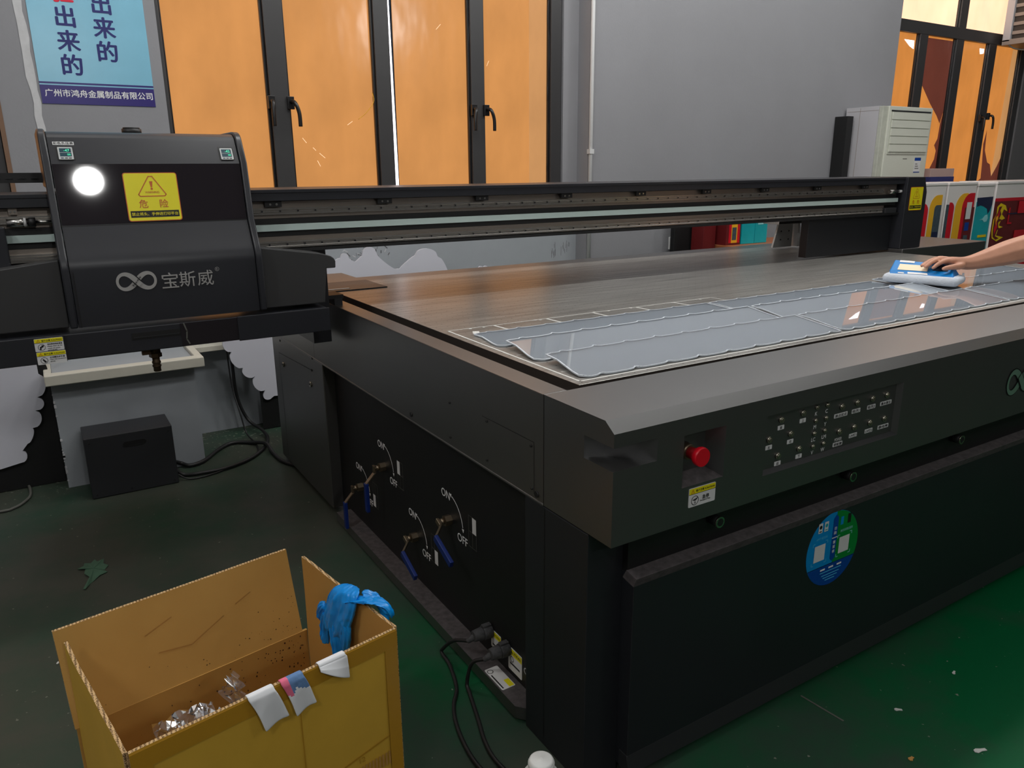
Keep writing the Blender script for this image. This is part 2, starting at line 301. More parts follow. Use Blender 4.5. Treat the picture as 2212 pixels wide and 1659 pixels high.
class B:
    def __init__(self):
        self.bm = bmesh.new(); self.mats = []
    def mi(self, n):
        if n not in self.mats: self.mats.append(n)
        return self.mats.index(n)
    def face(self, pts, m, smooth=False):
        try:
            f = self.bm.faces.new([self.bm.verts.new(V(p)) for p in pts]); f.material_index = self.mi(m); f.smooth = smooth; return f
        except ValueError: return None
    def box(self, x0, y0, z0, x1, y1, z1, m, top=None):
        p = [V((x, y, z)) for z in (z0, z1) for y in (y0, y1) for x in (x0, x1)]
        vs = [self.bm.verts.new(q) for q in p]
        for idx, k in (((0, 2, 3, 1), 0), ((4, 5, 7, 6), 1), ((0, 1, 5, 4), 0), ((2, 6, 7, 3), 0), ((0, 4, 6, 2), 0), ((1, 3, 7, 5), 0)):
            f = self.bm.faces.new([vs[i] for i in idx]); f.material_index = self.mi(top if (k and top) else m)
        return self
    def ext(self, pts, vec, m, side=None, back=None):
        a = [V(p) for p in pts]; vec = V(vec)
        va = [self.bm.verts.new(p) for p in a]; vb = [self.bm.verts.new(p + vec) for p in a]
        n = len(a)
        f = self.bm.faces.new(va); f.material_index = self.mi(m)
        f = self.bm.faces.new(vb[::-1]); f.material_index = self.mi(back or side or m)
        for i in range(n):
            f = self.bm.faces.new([va[i], vb[i], vb[(i + 1) % n], va[(i + 1) % n]]); f.material_index = self.mi(side or m)
        return self
    def cyl(self, p0, p1, r0, m, r1=None, n=20, cap=None, smooth=True):
        p0 = V(p0); p1 = V(p1); r1 = r0 if r1 is None else r1
        d = (p1 - p0).normalized(); a = d.orthogonal().normalized(); b = d.cross(a)
        ring = lambda c, r: [self.bm.verts.new(c + r * (math.cos(2 * PI * i / n) * a + math.sin(2 * PI * i / n) * b)) for i in range(n)]
        A, Bv = ring(p0, r0), ring(p1, r1)
        for i in range(n):
            f = self.bm.faces.new([A[i], A[(i + 1) % n], Bv[(i + 1) % n], Bv[i]]); f.material_index = self.mi(m); f.smooth = smooth
        for R_, rev in ((A, True), (Bv, False)):
            f = self.bm.faces.new(R_[::-1] if rev else R_); f.material_index = self.mi(cap or m)
        return self
    def lathe(self, c, prof, m, n=28):
        rings = [[self.bm.verts.new(V((c[0] + r * math.cos(2 * PI * i / n), c[1] + r * math.sin(2 * PI * i / n), c[2] + z))) for i in range(n)] for r, z in prof]
        for A, Bv in zip(rings, rings[1:]):
            for i in range(n):
                f = self.bm.faces.new([A[i], A[(i + 1) % n], Bv[(i + 1) % n], Bv[i]]); f.material_index = self.mi(m); f.smooth = True
        f = self.bm.faces.new(rings[0][::-1]); f.material_index = self.mi(m)
        f = self.bm.faces.new(rings[-1]); f.material_index = self.mi(m)
        return self
    def tube(self, pts, r, m, n=8, sub=6):
        pts = [V(p) for p in pts]
        P = []
        for i in range(len(pts) - 1):
            p0 = pts[max(i - 1, 0)]; p1 = pts[i]; p2 = pts[i + 1]; p3 = pts[min(i + 2, len(pts) - 1)]
            for k in range(sub):
                t = k / sub
                P.append(0.5 * ((2 * p1) + (-p0 + p2) * t + (2 * p0 - 5 * p1 + 4 * p2 - p3) * t * t + (-p0 + 3 * p1 - 3 * p2 + p3) * t ** 3))
        P.append(pts[-1]); rings = []; a = None
        for i, p in enumerate(P):
            d = (P[min(i + 1, len(P) - 1)] - P[max(i - 1, 0)]).normalized()
            a = d.orthogonal().normalized() if a is None else (a - a.dot(d) * d).normalized()
            b = d.cross(a)
            rings.append([self.bm.verts.new(p + r * (math.cos(2 * PI * j / n) * a + math.sin(2 * PI * j / n) * b)) for j in range(n)])
        for A, Bv in zip(rings, rings[1:]):
            for i in range(n):
                f = self.bm.faces.new([A[i], A[(i + 1) % n], Bv[(i + 1) % n], Bv[i]]); f.material_index = self.mi(m); f.smooth = True
        for R_ in (rings[0][::-1], rings[-1]):
            f = self.bm.faces.new(R_); f.material_index = self.mi(m)
        return self
    def sphere(self, c, r, m, sc=(1, 1, 1), u=16, v=10):
        c = V(c)
        mt = Matrix.Translation(c) @ Matrix.Diagonal((r * sc[0], r * sc[1], r * sc[2], 1))
        g = bmesh.ops.create_uvsphere(self.bm, u_segments=u, v_segments=v, radius=1, matrix=mt)
        k = self.mi(m)
        for vv in g['verts']:
            for f in vv.link_faces: f.material_index = k; f.smooth = True
        return self
    # flat print on a frame: O origin, u right, v up
    def flat(self, O, u, v, pts, m):
        O, u, v = V(O), V(u), V(v)
        return self.face([O + p[0] * u + p[1] * v for p in pts], m)
    def rect(self, O, u, v, x0, y0, x1, y1, m, r=0.0):
        if r:
            pts = []
            for cx, cy, a0 in ((x1 - r, y0 + r, -90), (x1 - r, y1 - r, 0), (x0 + r, y1 - r, 90), (x0 + r, y0 + r, 180)):
                for k in range(5):
                    a = math.radians(a0 + 22.5 * k); pts.append((cx + r * math.cos(a), cy + r * math.sin(a)))
        else: pts = [(x0, y0), (x1, y0), (x1, y1), (x0, y1)]
        self.flat(O, u, v, pts, m); return self
    def plate(self, O, u, v, x0, y0, x1, y1, t, m, r=0.004):
        n = V(u).cross(V(v)).normalized()
        pts = []
        for cx, cy, a0 in ((x1 - r, y0 + r, -90), (x1 - r, y1 - r, 0), (x0 + r, y1 - r, 90), (x0 + r, y0 + r, 180)):
            for k in range(5):
                a = math.radians(a0 + 22.5 * k); pts.append((cx + r * math.cos(a), cy + r * math.sin(a)))
        P = [V(O) + n * t + p[0] * V(u) + p[1] * V(v) for p in pts]
        return self.ext(P, -n * t, m)
    def disc(self, O, u, v, cx, cy, r, m, n=28, ry=None):
        ry = ry or r
        self.flat(O, u, v, [(cx + r * math.cos(2 * PI * i / n), cy + ry * math.sin(2 * PI * i / n)) for i in range(n)], m); return self
    def ring(self, O, u, v, cx, cy, r, w, m, n=28, a0=0, a1=360):
        full = abs(a1 - a0 - 360) < 1e-6
        P = [(math.cos(math.radians(a0 + (a1 - a0) * i / n)), math.sin(math.radians(a0 + (a1 - a0) * i / n))) for i in range(n + 1)]
        for p, q in zip(P, P[1:]):
            self.flat(O, u, v, [(cx + (r - w) * p[0], cy + (r - w) * p[1]), (cx + r * p[0], cy + r * p[1]), (cx + r * q[0], cy + r * q[1]), (cx + (r - w) * q[0], cy + (r - w) * q[1])], m)
        return self
    def line(self, O, u, v, pts, w, m):
        for p, q in zip(pts, pts[1:]):
            d = V((q[0] - p[0], q[1] - p[1], 0)); 
            if d.length < 1e-9: continue
            n = V((-d.y, d.x, 0)).normalized() * w / 2; e = d.normalized() * w * 0.3
            self.flat(O, u, v, [(p[0] - n.x - e.x, p[1] - n.y - e.y), (q[0] - n.x + e.x, q[1] - n.y + e.y), (q[0] + n.x + e.x, q[1] + n.y + e.y), (p[0] + n.x - e.x, p[1] + n.y - e.y)][::-1] if False else
                      [(p[0] - n.x - e.x, p[1] - n.y - e.y), (q[0] - n.x + e.x, q[1] - n.y + e.y), (q[0] + n.x + e.x, q[1] + n.y + e.y), (p[0] + n.x - e.x, p[1] + n.y - e.y)], m)
        return self
    # text centred at (cx,cy) with glyph-box height h (or width w)
    def text(self, O, u, v, s, cx, cy, m, h=None, w=None, bold=0.0, rot=0.0, depth=0.0):
        vs, fs, tw, th = text_geo(s, bold)
        if not vs: return self
        if h and w: kx, ky = w / tw, h / th
        elif h: kx = ky = h / th
        else: kx = ky = w / tw
        if bold and not depth:                                     # heavier weight: the same glyphs laid a hair apart
            e = bold * 0.8 * ky; c0, s0 = math.cos(rot), math.sin(rot)
            nn = V(u).cross(V(v)).normalized()
            for q, (dx, dy) in enumerate(((-e, 0), (e, 0), (0, e * .7), (0, -e * .7))):
                self.text(V(O) + nn * (.00005 * q), u, v, s, cx + dx, cy + dy, m, h=th * ky, w=tw * kx, rot=rot)
            return self
        O, u, v = V(O), V(u), V(v); n = u.cross(v).normalized(); c, sn = math.cos(rot), math.sin(rot); k = self.mi(m)
        P = []
        for q in vs:
            x, y = q.x * kx, q.y * ky
            P.append(O + (cx + c * x - sn * y) * u + (cy + sn * x + c * y) * v)
        nv = [self.bm.verts.new(p + n * depth) for p in P]
        fl = []
        for f in fs:
            try:
                ff = self.bm.faces.new([nv[i] for i in f]); ff.material_index = k; fl.append(ff)
            except ValueError: pass
        if depth:
            edges = {}
            for f in fs:
                for i in range(len(f)):
                    a, b2 = f[i], f[(i + 1) % len(f)]
                    if (b2, a) in edges: del edges[(b2, a)]
                    else: edges[(a, b2)] = 1
            base = [self.bm.verts.new(p) for p in P]
            for a, b2 in edges:
                try:
                    ff = self.bm.faces.new([nv[b2], nv[a], base[a], base[b2]]); ff.material_index = k
                except ValueError: pass
        return self
    def build(self, name, parent=None, bevel=0.0, bseg=2, smooth=False, recalc=True, sharp=None):
        if recalc: bmesh.ops.recalc_face_normals(self.bm, faces=self.bm.faces[:])
        me = bpy.data.meshes.new(name)
        off = V((0, 0, 0))
        self.bm.verts.ensure_lookup_table()
        if self.bm.verts:
            xs = [v.co for v in self.bm.verts]
            off = V(((min(p.x for p in xs) + max(p.x for p in xs)) / 2, (min(p.y for p in xs) + max(p.y for p in xs)) / 2, min(p.z for p in xs)))
        for v in self.bm.verts: v.co -= off
        if smooth:
            for f in self.bm.faces: f.smooth = True
        self.bm.to_mesh(me); self.bm.free()
        for n in self.mats: me.materials.append(MATS[n])
        if sharp:
            for p in me.polygons: p.use_smooth = True
            me.set_sharp_from_angle(angle=math.radians(sharp))
        o = bpy.data.objects.new(name, me); COL.objects.link(o)
        attach(o, parent, off)
        if bevel:
            b = o.modifiers.new('bevel', 'BEVEL'); b.width = bevel; b.segments = bseg; b.limit_method = 'ANGLE'; b.angle_limit = math.radians(35); b.harden_normals = False
        return o

WORLD = {}
def attach(o, parent, off):
    off = V(off); WORLD[o.name] = off
    if parent is not None:
        o.parent = parent; o.location = off - WORLD[parent.name]
    else: o.location = off
def thing(name, label, cat, loc, group=None):
    o = bpy.data.objects.new(name, None); COL.objects.link(o); o.empty_display_size = 0.1
    attach(o, None, loc); return tag(o, label, cat, group)
def tag(o, label, cat, group=None):
    o['label'] = label; o['category'] = cat
    if group: o['group'] = group
    return o
def struct(o, label=None):
    o['kind'] = 'structure'
    if label: o['label'] = label
    return o
def dup(src, delta, parent=None):
    c = src.copy(); COL.objects.link(c); d = V(delta)
    if parent is None: parent = src.parent
    WORLD[c.name] = WORLD[src.name] + d
    c.parent = parent
    c.location = WORLD[c.name] - (WORLD[parent.name] if parent is not None else V((0, 0, 0)))
    for ch in list(src.children): dup(ch, d, c)
    return c
UX, UY, UZ = V((1, 0, 0)), V((0, 1, 0)), V((0, 0, 1))
def F(y): return (V((0, y, 0)), UX, UZ)           # prints on a plane facing the front of the machine
def SIDE(x): return (V((x, 0, 0)), -UY, UZ)       # prints on a plane facing left (first coordinate is -y)
def TOP(z): return (V((0, 0, z)), UX, UY)
def loft(b, rings, m, cap=True, smooth=True):
    R = [[b.bm.verts.new(V(p)) for p in r] for r in rings]; n = len(R[0]); k = b.mi(m)
    for A, C in zip(R, R[1:]):
        for i in range(n):
            f = b.bm.faces.new([A[i], A[(i + 1) % n], C[(i + 1) % n], C[i]]); f.material_index = k; f.smooth = smooth
    if cap:
        for r in (R[0][::-1], R[-1]):
            f = b.bm.faces.new(r); f.material_index = k
def grid(b, rows, m, smooth=True, mfun=None):
    R = [[b.bm.verts.new(V(p)) for p in r] for r in rows]
    for i, (A, C) in enumerate(zip(R, R[1:])):
        for j in range(len(A) - 1):
            f = b.bm.faces.new([A[j], A[j + 1], C[j + 1], C[j]]); f.material_index = b.mi(mfun(i, j) if mfun else m); f.smooth = smooth
# ================================================================ the room
b = B(); b.box(-4, -5, -0.05, 11, 4.6, 0.0, 'floor_epoxy'); struct(b.build('floor'), 'dark green worn epoxy floor')
b = B(); b.box(-4, -5, 4.2, 11, 4.6, 4.3, 'ceiling_white'); struct(b.build('ceiling'))
b = B(); b.box(-4.1, -5, 0, -4, 4.6, 4.2, 'wall_paint'); struct(b.build('wall_left'))
b = B(); b.box(11, -5, 0, 11.1, 4.6, 4.2, 'wall_dark'); struct(b.build('wall_right'))
b = B(); b.box(-4, -5.1, 0, 11, -5, 4.2, 'wall_dim'); struct(b.build('wall_front'))
YW = 4.30; YB = 4.46
b = B()
b.box(-4, YW, 0, 11, YB, 1.12, 'wall_paint_cool')                 # below the windows
b.box(-4, YW, 3.5, 11, YB, 4.2, 'wall_paint')
b.box(-4, YW, 1.12, -2.6, YB, 3.5, 'wall_paint')
b.box(-0.050, YW, 1.12, 0.650, YB, 3.5, 'wall_paint')
b.box(3.065, YW, 1.12, 6.45, YB, 3.5, 'wall_paint')
b.box(8.86, YW, 1.12, 11, YB, 3.5, 'wall_dark')
random.seed(31)
for k in range(16):
    x_ = random.uniform(2.98, 3.13); z_ = random.uniform(.86, .93); b.line((0, YW - .001, 0), UX, UZ, [(x_, z_), (x_ + random.uniform(-.006, .006), z_ - random.uniform(.02, .06))], .0025, 'wall_dark')
for k in range(30):
    x_ = random.uniform(1.50, 1.80); z_ = random.uniform(.90, 1.0); b.line((0, YW - .001, 0), UX, UZ, [(x_, z_), (x_ + random.uniform(-.02, .02), z_ - random.uniform(.005, .025))], random.uniform(.002, .006), random.choice(['wall_dark', 'torn_paint', 'wall_dim']))
struct(b.build('wall_back'), 'grey painted back wall')
b = B(); b.box(3.185, 4.18, 0, 6.46, YW, 4.2, 'wall_paint'); struct(b.build('wall_pier'), 'wide grey wall pier between the two windows')
# lighter strip of torn paint and fixings on the left of the poster
b = B()
random.seed(3)
L_, R_ = [], []
for i in range(26):
    z = 1.55 + i * 0.055
    c = 0.098 - (z - 1.55) * 0.02
    L_.append((c - 0.012 - random.random() * 0.012, z)); R_.append((c + 0.010 + random.random() * 0.010, z))
for i in range(25):
    b.face([(L_[i][0], YW - 0.002, L_[i][1]), (R_[i][0], YW - 0.002, R_[i][1]), (R_[i + 1][0], YW - 0.002, R_[i + 1][1]), (L_[i + 1][0], YW - 0.002, L_[i + 1][1])], 'torn_paint')
struct(b.build('trim_1'), 'strip of bare torn plaster on the grey wall')
# reveal of the window further left, orange window light put into its brown
b = B(); b.box(-0.066, YW - 0.004, 1.12, -0.047, YW + 0.08, 3.5, 'reveal_orange_lit'); struct(b.build('trim_2'), 'edge of the left window reveal, coloured brown for the orange light on it')
# pier block below the window with its stone sill
b = B(); b.box(-0.045, 3.84, 0, 0.555, YW, 0.50, 'wall_paint_cool'); 
for i in range(16):
    z = random.random() * 0.45; s = 0.002 + random.random() * 0.006
    b.box(-0.0465, 3.838, z, -0.045 + s, 3.842, z + s * random.uniform(.8, 2.4), 'torn_paint')
struct(b.build('wall_plinth'), 'grey plinth below the window')
b = B(); b.box(-0.065, 3.80, 0.497, 0.60, 3.86, 0.545, 'sill_white'); b.box(-0.065, 3.86, 0.497, -0.035, YW, 0.545, 'sill_white'); b.box(0.565, 3.86, 0.497, 0.60, YW, 0.545, 'sill_white')
b.box(-0.035, 3.86, 0.497, 0.565, YW, 0.53, 'wall_paint_cool')
struct(b.build('trim_3', bevel=0.004), 'off-white sill edge round the grey plinth')
b = B(); b.box(0.60, 4.22, 0.475, 3.18, YW, 0.505, 'sill_white'); struct(b.build('trim_4', bevel=0.003), 'off-white window sill along the wall')
# white conduit on the pier corner
b = B(); b.cyl((3.195, 4.165, 0), (3.195, 4.165, 4.2), 0.013, 'white_paint'); 
for z in (0.4, 1.5, 2.6): b.box(3.178, 4.148, z, 3.212, 4.182, z + 0.03, 'white_paint')
tag(b.build('conduit_pipe'), 'thin white vertical conduit at the corner of the grey wall pier', 'pipe')

def window(name, x0, x1, z0, z1, posts, panes, handles, mid, films):
    root = bpy.data.objects.new(name, None); COL.objects.link(root); attach(root, None, (x0, YW, z0)); root['kind'] = 'structure'
    b = B()
    for k, (p0, p1) in enumerate(posts):
        zt = z1 if k % 2 == 0 else mid + 0.05
        b.box(p0, YW + 0.015, z0, p1, YW + 0.085, zt, 'frame_dark')
        b.box(p0 - 0.014, YW + 0.03, z0, p0, YW + 0.085, zt, 'frame_black'); b.box(p1, YW + 0.03, z0, p1 + 0.010, YW + 0.085, zt, 'frame_black')
    b.box(x0, YW + 0.01, z0, x1, YW + 0.085, z0 + 0.05, 'frame_dark'); b.box(x0, YW + 0.01, z1 - 0.05, x1, YW + 0.085, z1, 'frame_dark')
    b.box(x0, YW + 0.012, mid, x1, YW + 0.085, mid + 0.10, 'frame_dark')
    b.build('window_frame', root, bevel=0.003)
    for i, (p0, p1) in enumerate(panes):
        b = B(); b.box(p0, YW + 0.05, z0 + 0.03, p1, YW + 0.056, mid + 0.01, films[i]); b.build('pane', root)
    for k in range(0, len(panes), 2):
        b = B(); b.box(panes[k][0], YW + 0.05, mid + 0.09, panes[k + 1][1], YW + 0.056, z1 - 0.04, 'film_cream'); b.build('pane', root)
    for hx, hz, s in handles:
        b = B(); b.box(hx - 0.018, YW - 0.004, hz - 0.01, hx + 0.018, YW + 0.016, hz + 0.055, 'frame_black')
        b.tube([(hx, YW - 0.004, hz + 0.03), (hx + s * 0.012, YW - 0.035, hz + 0.02), (hx + s * 0.028, YW - 0.042, hz - 0.03), (hx + s * 0.030, YW - 0.042, hz - 0.10)], 0.011, 'frame_black')
        b.build('window_handle', root, bevel=0.002)
    return root
w1 = window('window_1', 0.650, 3.065, 1.12, 3.5,
    [(0.650, 0.668), (1.168, 1.268), (1.775, 1.862), (2.39, 2.482), (2.978, 3.062)],
    [(0.668, 1.160), (1.27, 1.768), (1.905, 2.380), (2.484, 2.972)],
    [(1.17, 1.735, -0.2), (1.272, 1.735, 1), (2.40, 1.735, -0.6), (2.487, 1.735, 1)], 2.62,
    ['film_orange'] * 4)
b = B()                                                            # daylight in the gap beside the middle post
b.ext([(1.874, YW + 0.04, 1.14), (1.896, YW + 0.04, 1.14), (1.880, YW + 0.04, 2.62), (1.862, YW + 0.04, 2.62)], (0, 0.004, 0), 'gap_light'); b.build('daylight_gap', w1)
b = B()                                                            # second layer of film, tan strip on the last pane
b.box(2.830, YW + 0.046, 1.15, 2.972, YW + 0.0495, 2.62, 'film_tan'); b.build('film_strip', w1)
b = B()                                                            # frayed glossy tape along the last post and the third one
random.seed(5)
for x, lo in ((2.972, 1.15), (2.388, 1.2), (0.672, 1.3)):
    pts = [(x + random.uniform(-0.008, 0.006), YW + 0.035 + random.uniform(-0.004, 0.004), lo + k * 0.09) for k in range(17)]
    b.tube(pts, 0.004, 'frame_black', n=6, sub=4)
b.tube([(1.752, YW + 0.03, 1.83), (1.745, YW + 0.0, 1.78), (1.70, YW + 0.01, 1.72), (1.655, YW + 0.02, 1.685)], 0.0016, 'print_amber', n=5)
b.build('loose_tape', w1)
b = B()                                                            # scratches in the film that let daylight through
for (x0, z0, x1, z1) in ((1.335, 1.58, 1.355, 1.555), (1.39, 1.53, 1.405, 1.515), (1.425, 1.50, 1.455, 1.475), (1.41, 1.46, 1.425, 1.43), (1.60, 1.655, 1.63, 1.675), (2.52, 2.02, 2.535, 2.05), (2.18, 2.20, 2.21, 2.23)):
    b.line(V((0, YW + 0.0492, 0)), UX, UZ, [(x0, z0), (x1, z1)], 0.0022, 'film_cream')
b.build('film_scratch', w1)

w2 = window('window_2', 6.45, 8.86, 1.12, 3.5,
    [(6.45, 6.50), (6.99, 7.11), (7.58, 7.70), (8.155, 8.285), (8.765, 8.86)],
    [(6.50, 6.985), (7.115, 7.575), (7.705, 8.15), (8.29, 8.76)],
    [(8.16, 1.84, -0.3), (8.30, 1.86, 0.6)], 2.545,
    ['film_orange_deep'] * 4)
b = B(); Y2 = YW + 0.0485
def patch(pts, m): b.flat((0, Y2, 0), UX, UZ, pts, m)
patch([(7.115, 2.53), (7.575, 2.53), (7.575, 1.93), (7.53, 1.80), (7.46, 1.87), (7.33, 1.97), (7.115, 2.165)], 'film_brown')
patch([(7.575, 1.93), (7.575, 1.14), (7.50, 1.14), (7.53, 1.28), (7.47, 1.22), (7.505, 1.32), (7.46, 1.38), (7.52, 1.47), (7.53, 1.55), (7.49, 1.60), (7.53, 1.66), (7.54, 1.80)], 'film_brown')
patch([(8.40, 1.76), (8.42, 1.56), (8.50, 1.44), (8.56, 1.42), (8.62, 1.30), (8.70, 1.40), (8.76, 1.50), (8.76, 1.14), (8.25, 1.14), (8.29, 1.22), (8.42, 1.28), (8.40, 1.45), (8.37, 1.62)], 'film_brown')
b.flat((0, Y2 + 0.0008, 0), UX, UZ, [(8.60, 1.15), (8.76, 1.15), (8.76, 2.53), (8.66, 2.53)], 'film_tan')
b.build('torn_film', w2)
b = B()
b.flat((0, Y2 - 0.001, 0), UX, UZ, [(6.80, 2.49), (6.95, 2.49), (6.955, 2.42), (6.89, 2.44)], 'gap_light')
b.flat((0, Y2 - 0.001, 0), UX, UZ, [(8.04, 2.50), (8.12, 2.50), (8.12, 2.46), (8.06, 2.45)], 'gap_light')
b.build('daylight_gap', w2)
w3 = window('window_3', -2.6, -0.068, 1.12, 3.5, [(-2.6, -2.55), (-1.95, -1.83), (-1.35, -1.23), (-0.75, -0.63), (-0.165, -0.068)],
    [(-2.55, -1.96), (-1.825, -1.36), (-1.225, -0.76), (-0.625, -0.175)], [(-0.62, 1.735, 1)], 2.62, ['film_orange'] * 4)

# poster on the grey wall
b = B(); PY = YW - 0.003
b.box(0.117, PY, 1.714, 0.598, YW, 2.92, 'poster_blue')
Fp = F(PY - 0.0006)
b.rect(*Fp, 0.117, 1.714, 0.598, 1.796, 'poster_navy'); b.rect(*Fp, 0.117, 1.802, 0.598, 1.810, 'poster_navy')
Fq = F(PY - 0.0012)
b.text(*Fq, '广州市鸿舟金属制品有限公司', 0.361, 1.762, 'white_print', w=0.455, bold=0.02)
for k, ch in enumerate(['的', '来', '出', '验']):
    b.text(*Fq, ch, 0.262, 1.888 + k * 0.103, 'poster_red' if ch in '验检' else 'poster_text', h=0.088, bold=0.03)
for k, ch in enumerate(['的', '来', '出']):
    b.text(*Fq, ch, 0.418, 1.955 + k * 0.103, 'poster_text', h=0.088, bold=0.03)
tag(b.build('wall_poster'), 'light blue poster with dark blue Chinese lettering on the grey wall', 'poster')
# socket plate on the pier
b = B(); b.box(3.94, 4.165, 0.83, 4.05, 4.18, 0.92, 'label_white'); b.box(3.955, 4.163, 0.845, 4.035, 4.166, 0.905, 'white_paint')
tag(b.build('wall_socket', bevel=0.002), 'small pale wall plate low on the pier, seen under the gantry', 'socket')
# ventilation unit high on the right
ro = thing('ventilation_unit', 'pale boxy unit high on the window at the top right corner', 'fan', (8.55, 4.1, 2.53))
b = B(); b.box(8.27, 3.90, 2.56, 8.31, 3.94, 3.3, 'ac_side'); b.box(8.27, 4.20, 2.56, 8.31, 4.27, 3.3, 'ac_side'); b.box(8.27, 3.90, 2.53, 9.0, 4.27, 2.58, 'vent_grey'); b.box(8.27, 3.90, 3.26, 9.0, 4.27, 3.3, 'ac_side'); b.box(8.96, 3.90, 2.56, 9.0, 4.27, 3.3, 'ac_side'); b.box(8.31, 3.90, 2.58, 8.96, 3.93, 3.26, 'ac_side'); b.build('casing', ro, bevel=.004)
b = B(); b.box(8.30, 3.93, 2.58, 8.96, 4.26, 3.26, 'vent_dark')
for k in range(8): b.box(8.285, 3.945, 2.62 + k * .08, 8.30, 4.195, 2.65 + k * .08, 'vent_grey')
b.build('grille', ro)
b = B(); b.tube([(8.28, 4.24, 2.56), (8.30, 4.15, 2.49), (8.34, 4.0, 2.47), (8.4, 3.95, 2.53)], 0.007, 'cable_grey'); b.build('wire', ro)
# ================================================================ the flatbed printer
PR = thing('flatbed_printer', 'large black flatbed printer with a long gantry over its metal bed', 'printer', (2.6, 2.2, 0))
XS = 0.898; ZT = 0.924; XE = 4.30
def screw(x, y, z, axis, r=0.004, m='rubber'):
    b = B(); p = V((x, y, z)); b.cyl(p, p + V(axis) * 0.003, r, m, n=10); return b
# --- left flank
b = B(); b.box(XS, 1.321, 0.660, XS + 0.064, 3.0, ZT, 'black_side')
b.box(XS - 0.002, 1.321, 0.655, XS + 0.045, 3.60, 0.662, 'black_side')
side = b.build('side_panel', PR, bevel=0.0025)
b = B()
for seg in ((1.34, 0.812, 1.59, 0.8125), (1.365, 0.69, 1.367, 0.812)):
    pass
b.line(*SIDE(XS - 0.0006), [(-1.60, 0.798), (-1.36, 0.800), (-1.36, 0.672)], 0.0014, 'black_deep'); b.build('panel_seam', side)
for (y, z, r) in ((1.576, .790, .003), (1.372, .788, .003), (1.368, .683, .003), (1.78, .786, .003), (1.781, .685, .003), (1.578, .684, .003), (2.044, .680, .0075), (1.348, .676, .008)):
    screw(XS, y, z, (-1, 0, 0), r).build('screw', side)
b = B(); b.box(XS, 3.0, .66, .949, 3.60, ZT - .03, 'black_side'); b.build('side_panel', PR)
# rear hatch
b = B(); b.box(XS, 2.905, 0.026, XS + 0.06, 3.665, 0.655, 'black_side'); hatch = b.build('rear_hatch', PR, bevel=0.003)
b = B(); b.line(*SIDE(XS - 0.0006), [(-3.56, 0.05), (-3.56, 0.575), (-3.04, 0.60), ], 0.003, 'black_deep'); b.build('panel_seam', hatch)
for (y, z) in ((3.494, .531), (3.079, .532)):
    b = B(); b.cyl((XS, y, z), (XS - 0.006, y, z), 0.012, 'chrome', n=16); b.box(XS - 0.0075, y - 0.007, z - 0.002, XS - 0.006, y + 0.007, z + 0.002, 'rubber'); b.build('lock', hatch)
for (y, z) in ((3.52, .64), (3.05, .60), (3.03, .655)): screw(XS, y, z, (-1, 0, 0), .005).build('screw', hatch)
# recessed valve panel, base ledge, corner leg
XV = 0.945
b = B(); b.box(XV, 1.40, 0.03, XV + 0.02, 2.905, 0.66, 'black_deep'); vp = b.build('valve_panel', PR)
b = B(); b.box(0.884, 1.43, 0.008, XV + 0.01, 2.82, 0.045, 'black_side', top='dusty_ledge')
b.ext([(0.884, 1.43, 0.045), (XV, 1.43, 0.045), (XV + 0.0, 1.36, 0.045)], (0, 0, -0.037), 'dusty_ledge', side='black_side'); ledge = b.build('base_ledge', PR)
b = B(); b.box(XS, 1.153, 0.0, 1.0, 1.400, 0.655, 'panel_navy'); leg = b.build('corner_leg', PR, bevel=0.002)
b = B(); b.line(*SIDE(XS - 0.0006), [(-1.317, 0.02), (-1.317, 0.655)], 0.0025, 'black_deep'); b.build('panel_seam', leg)
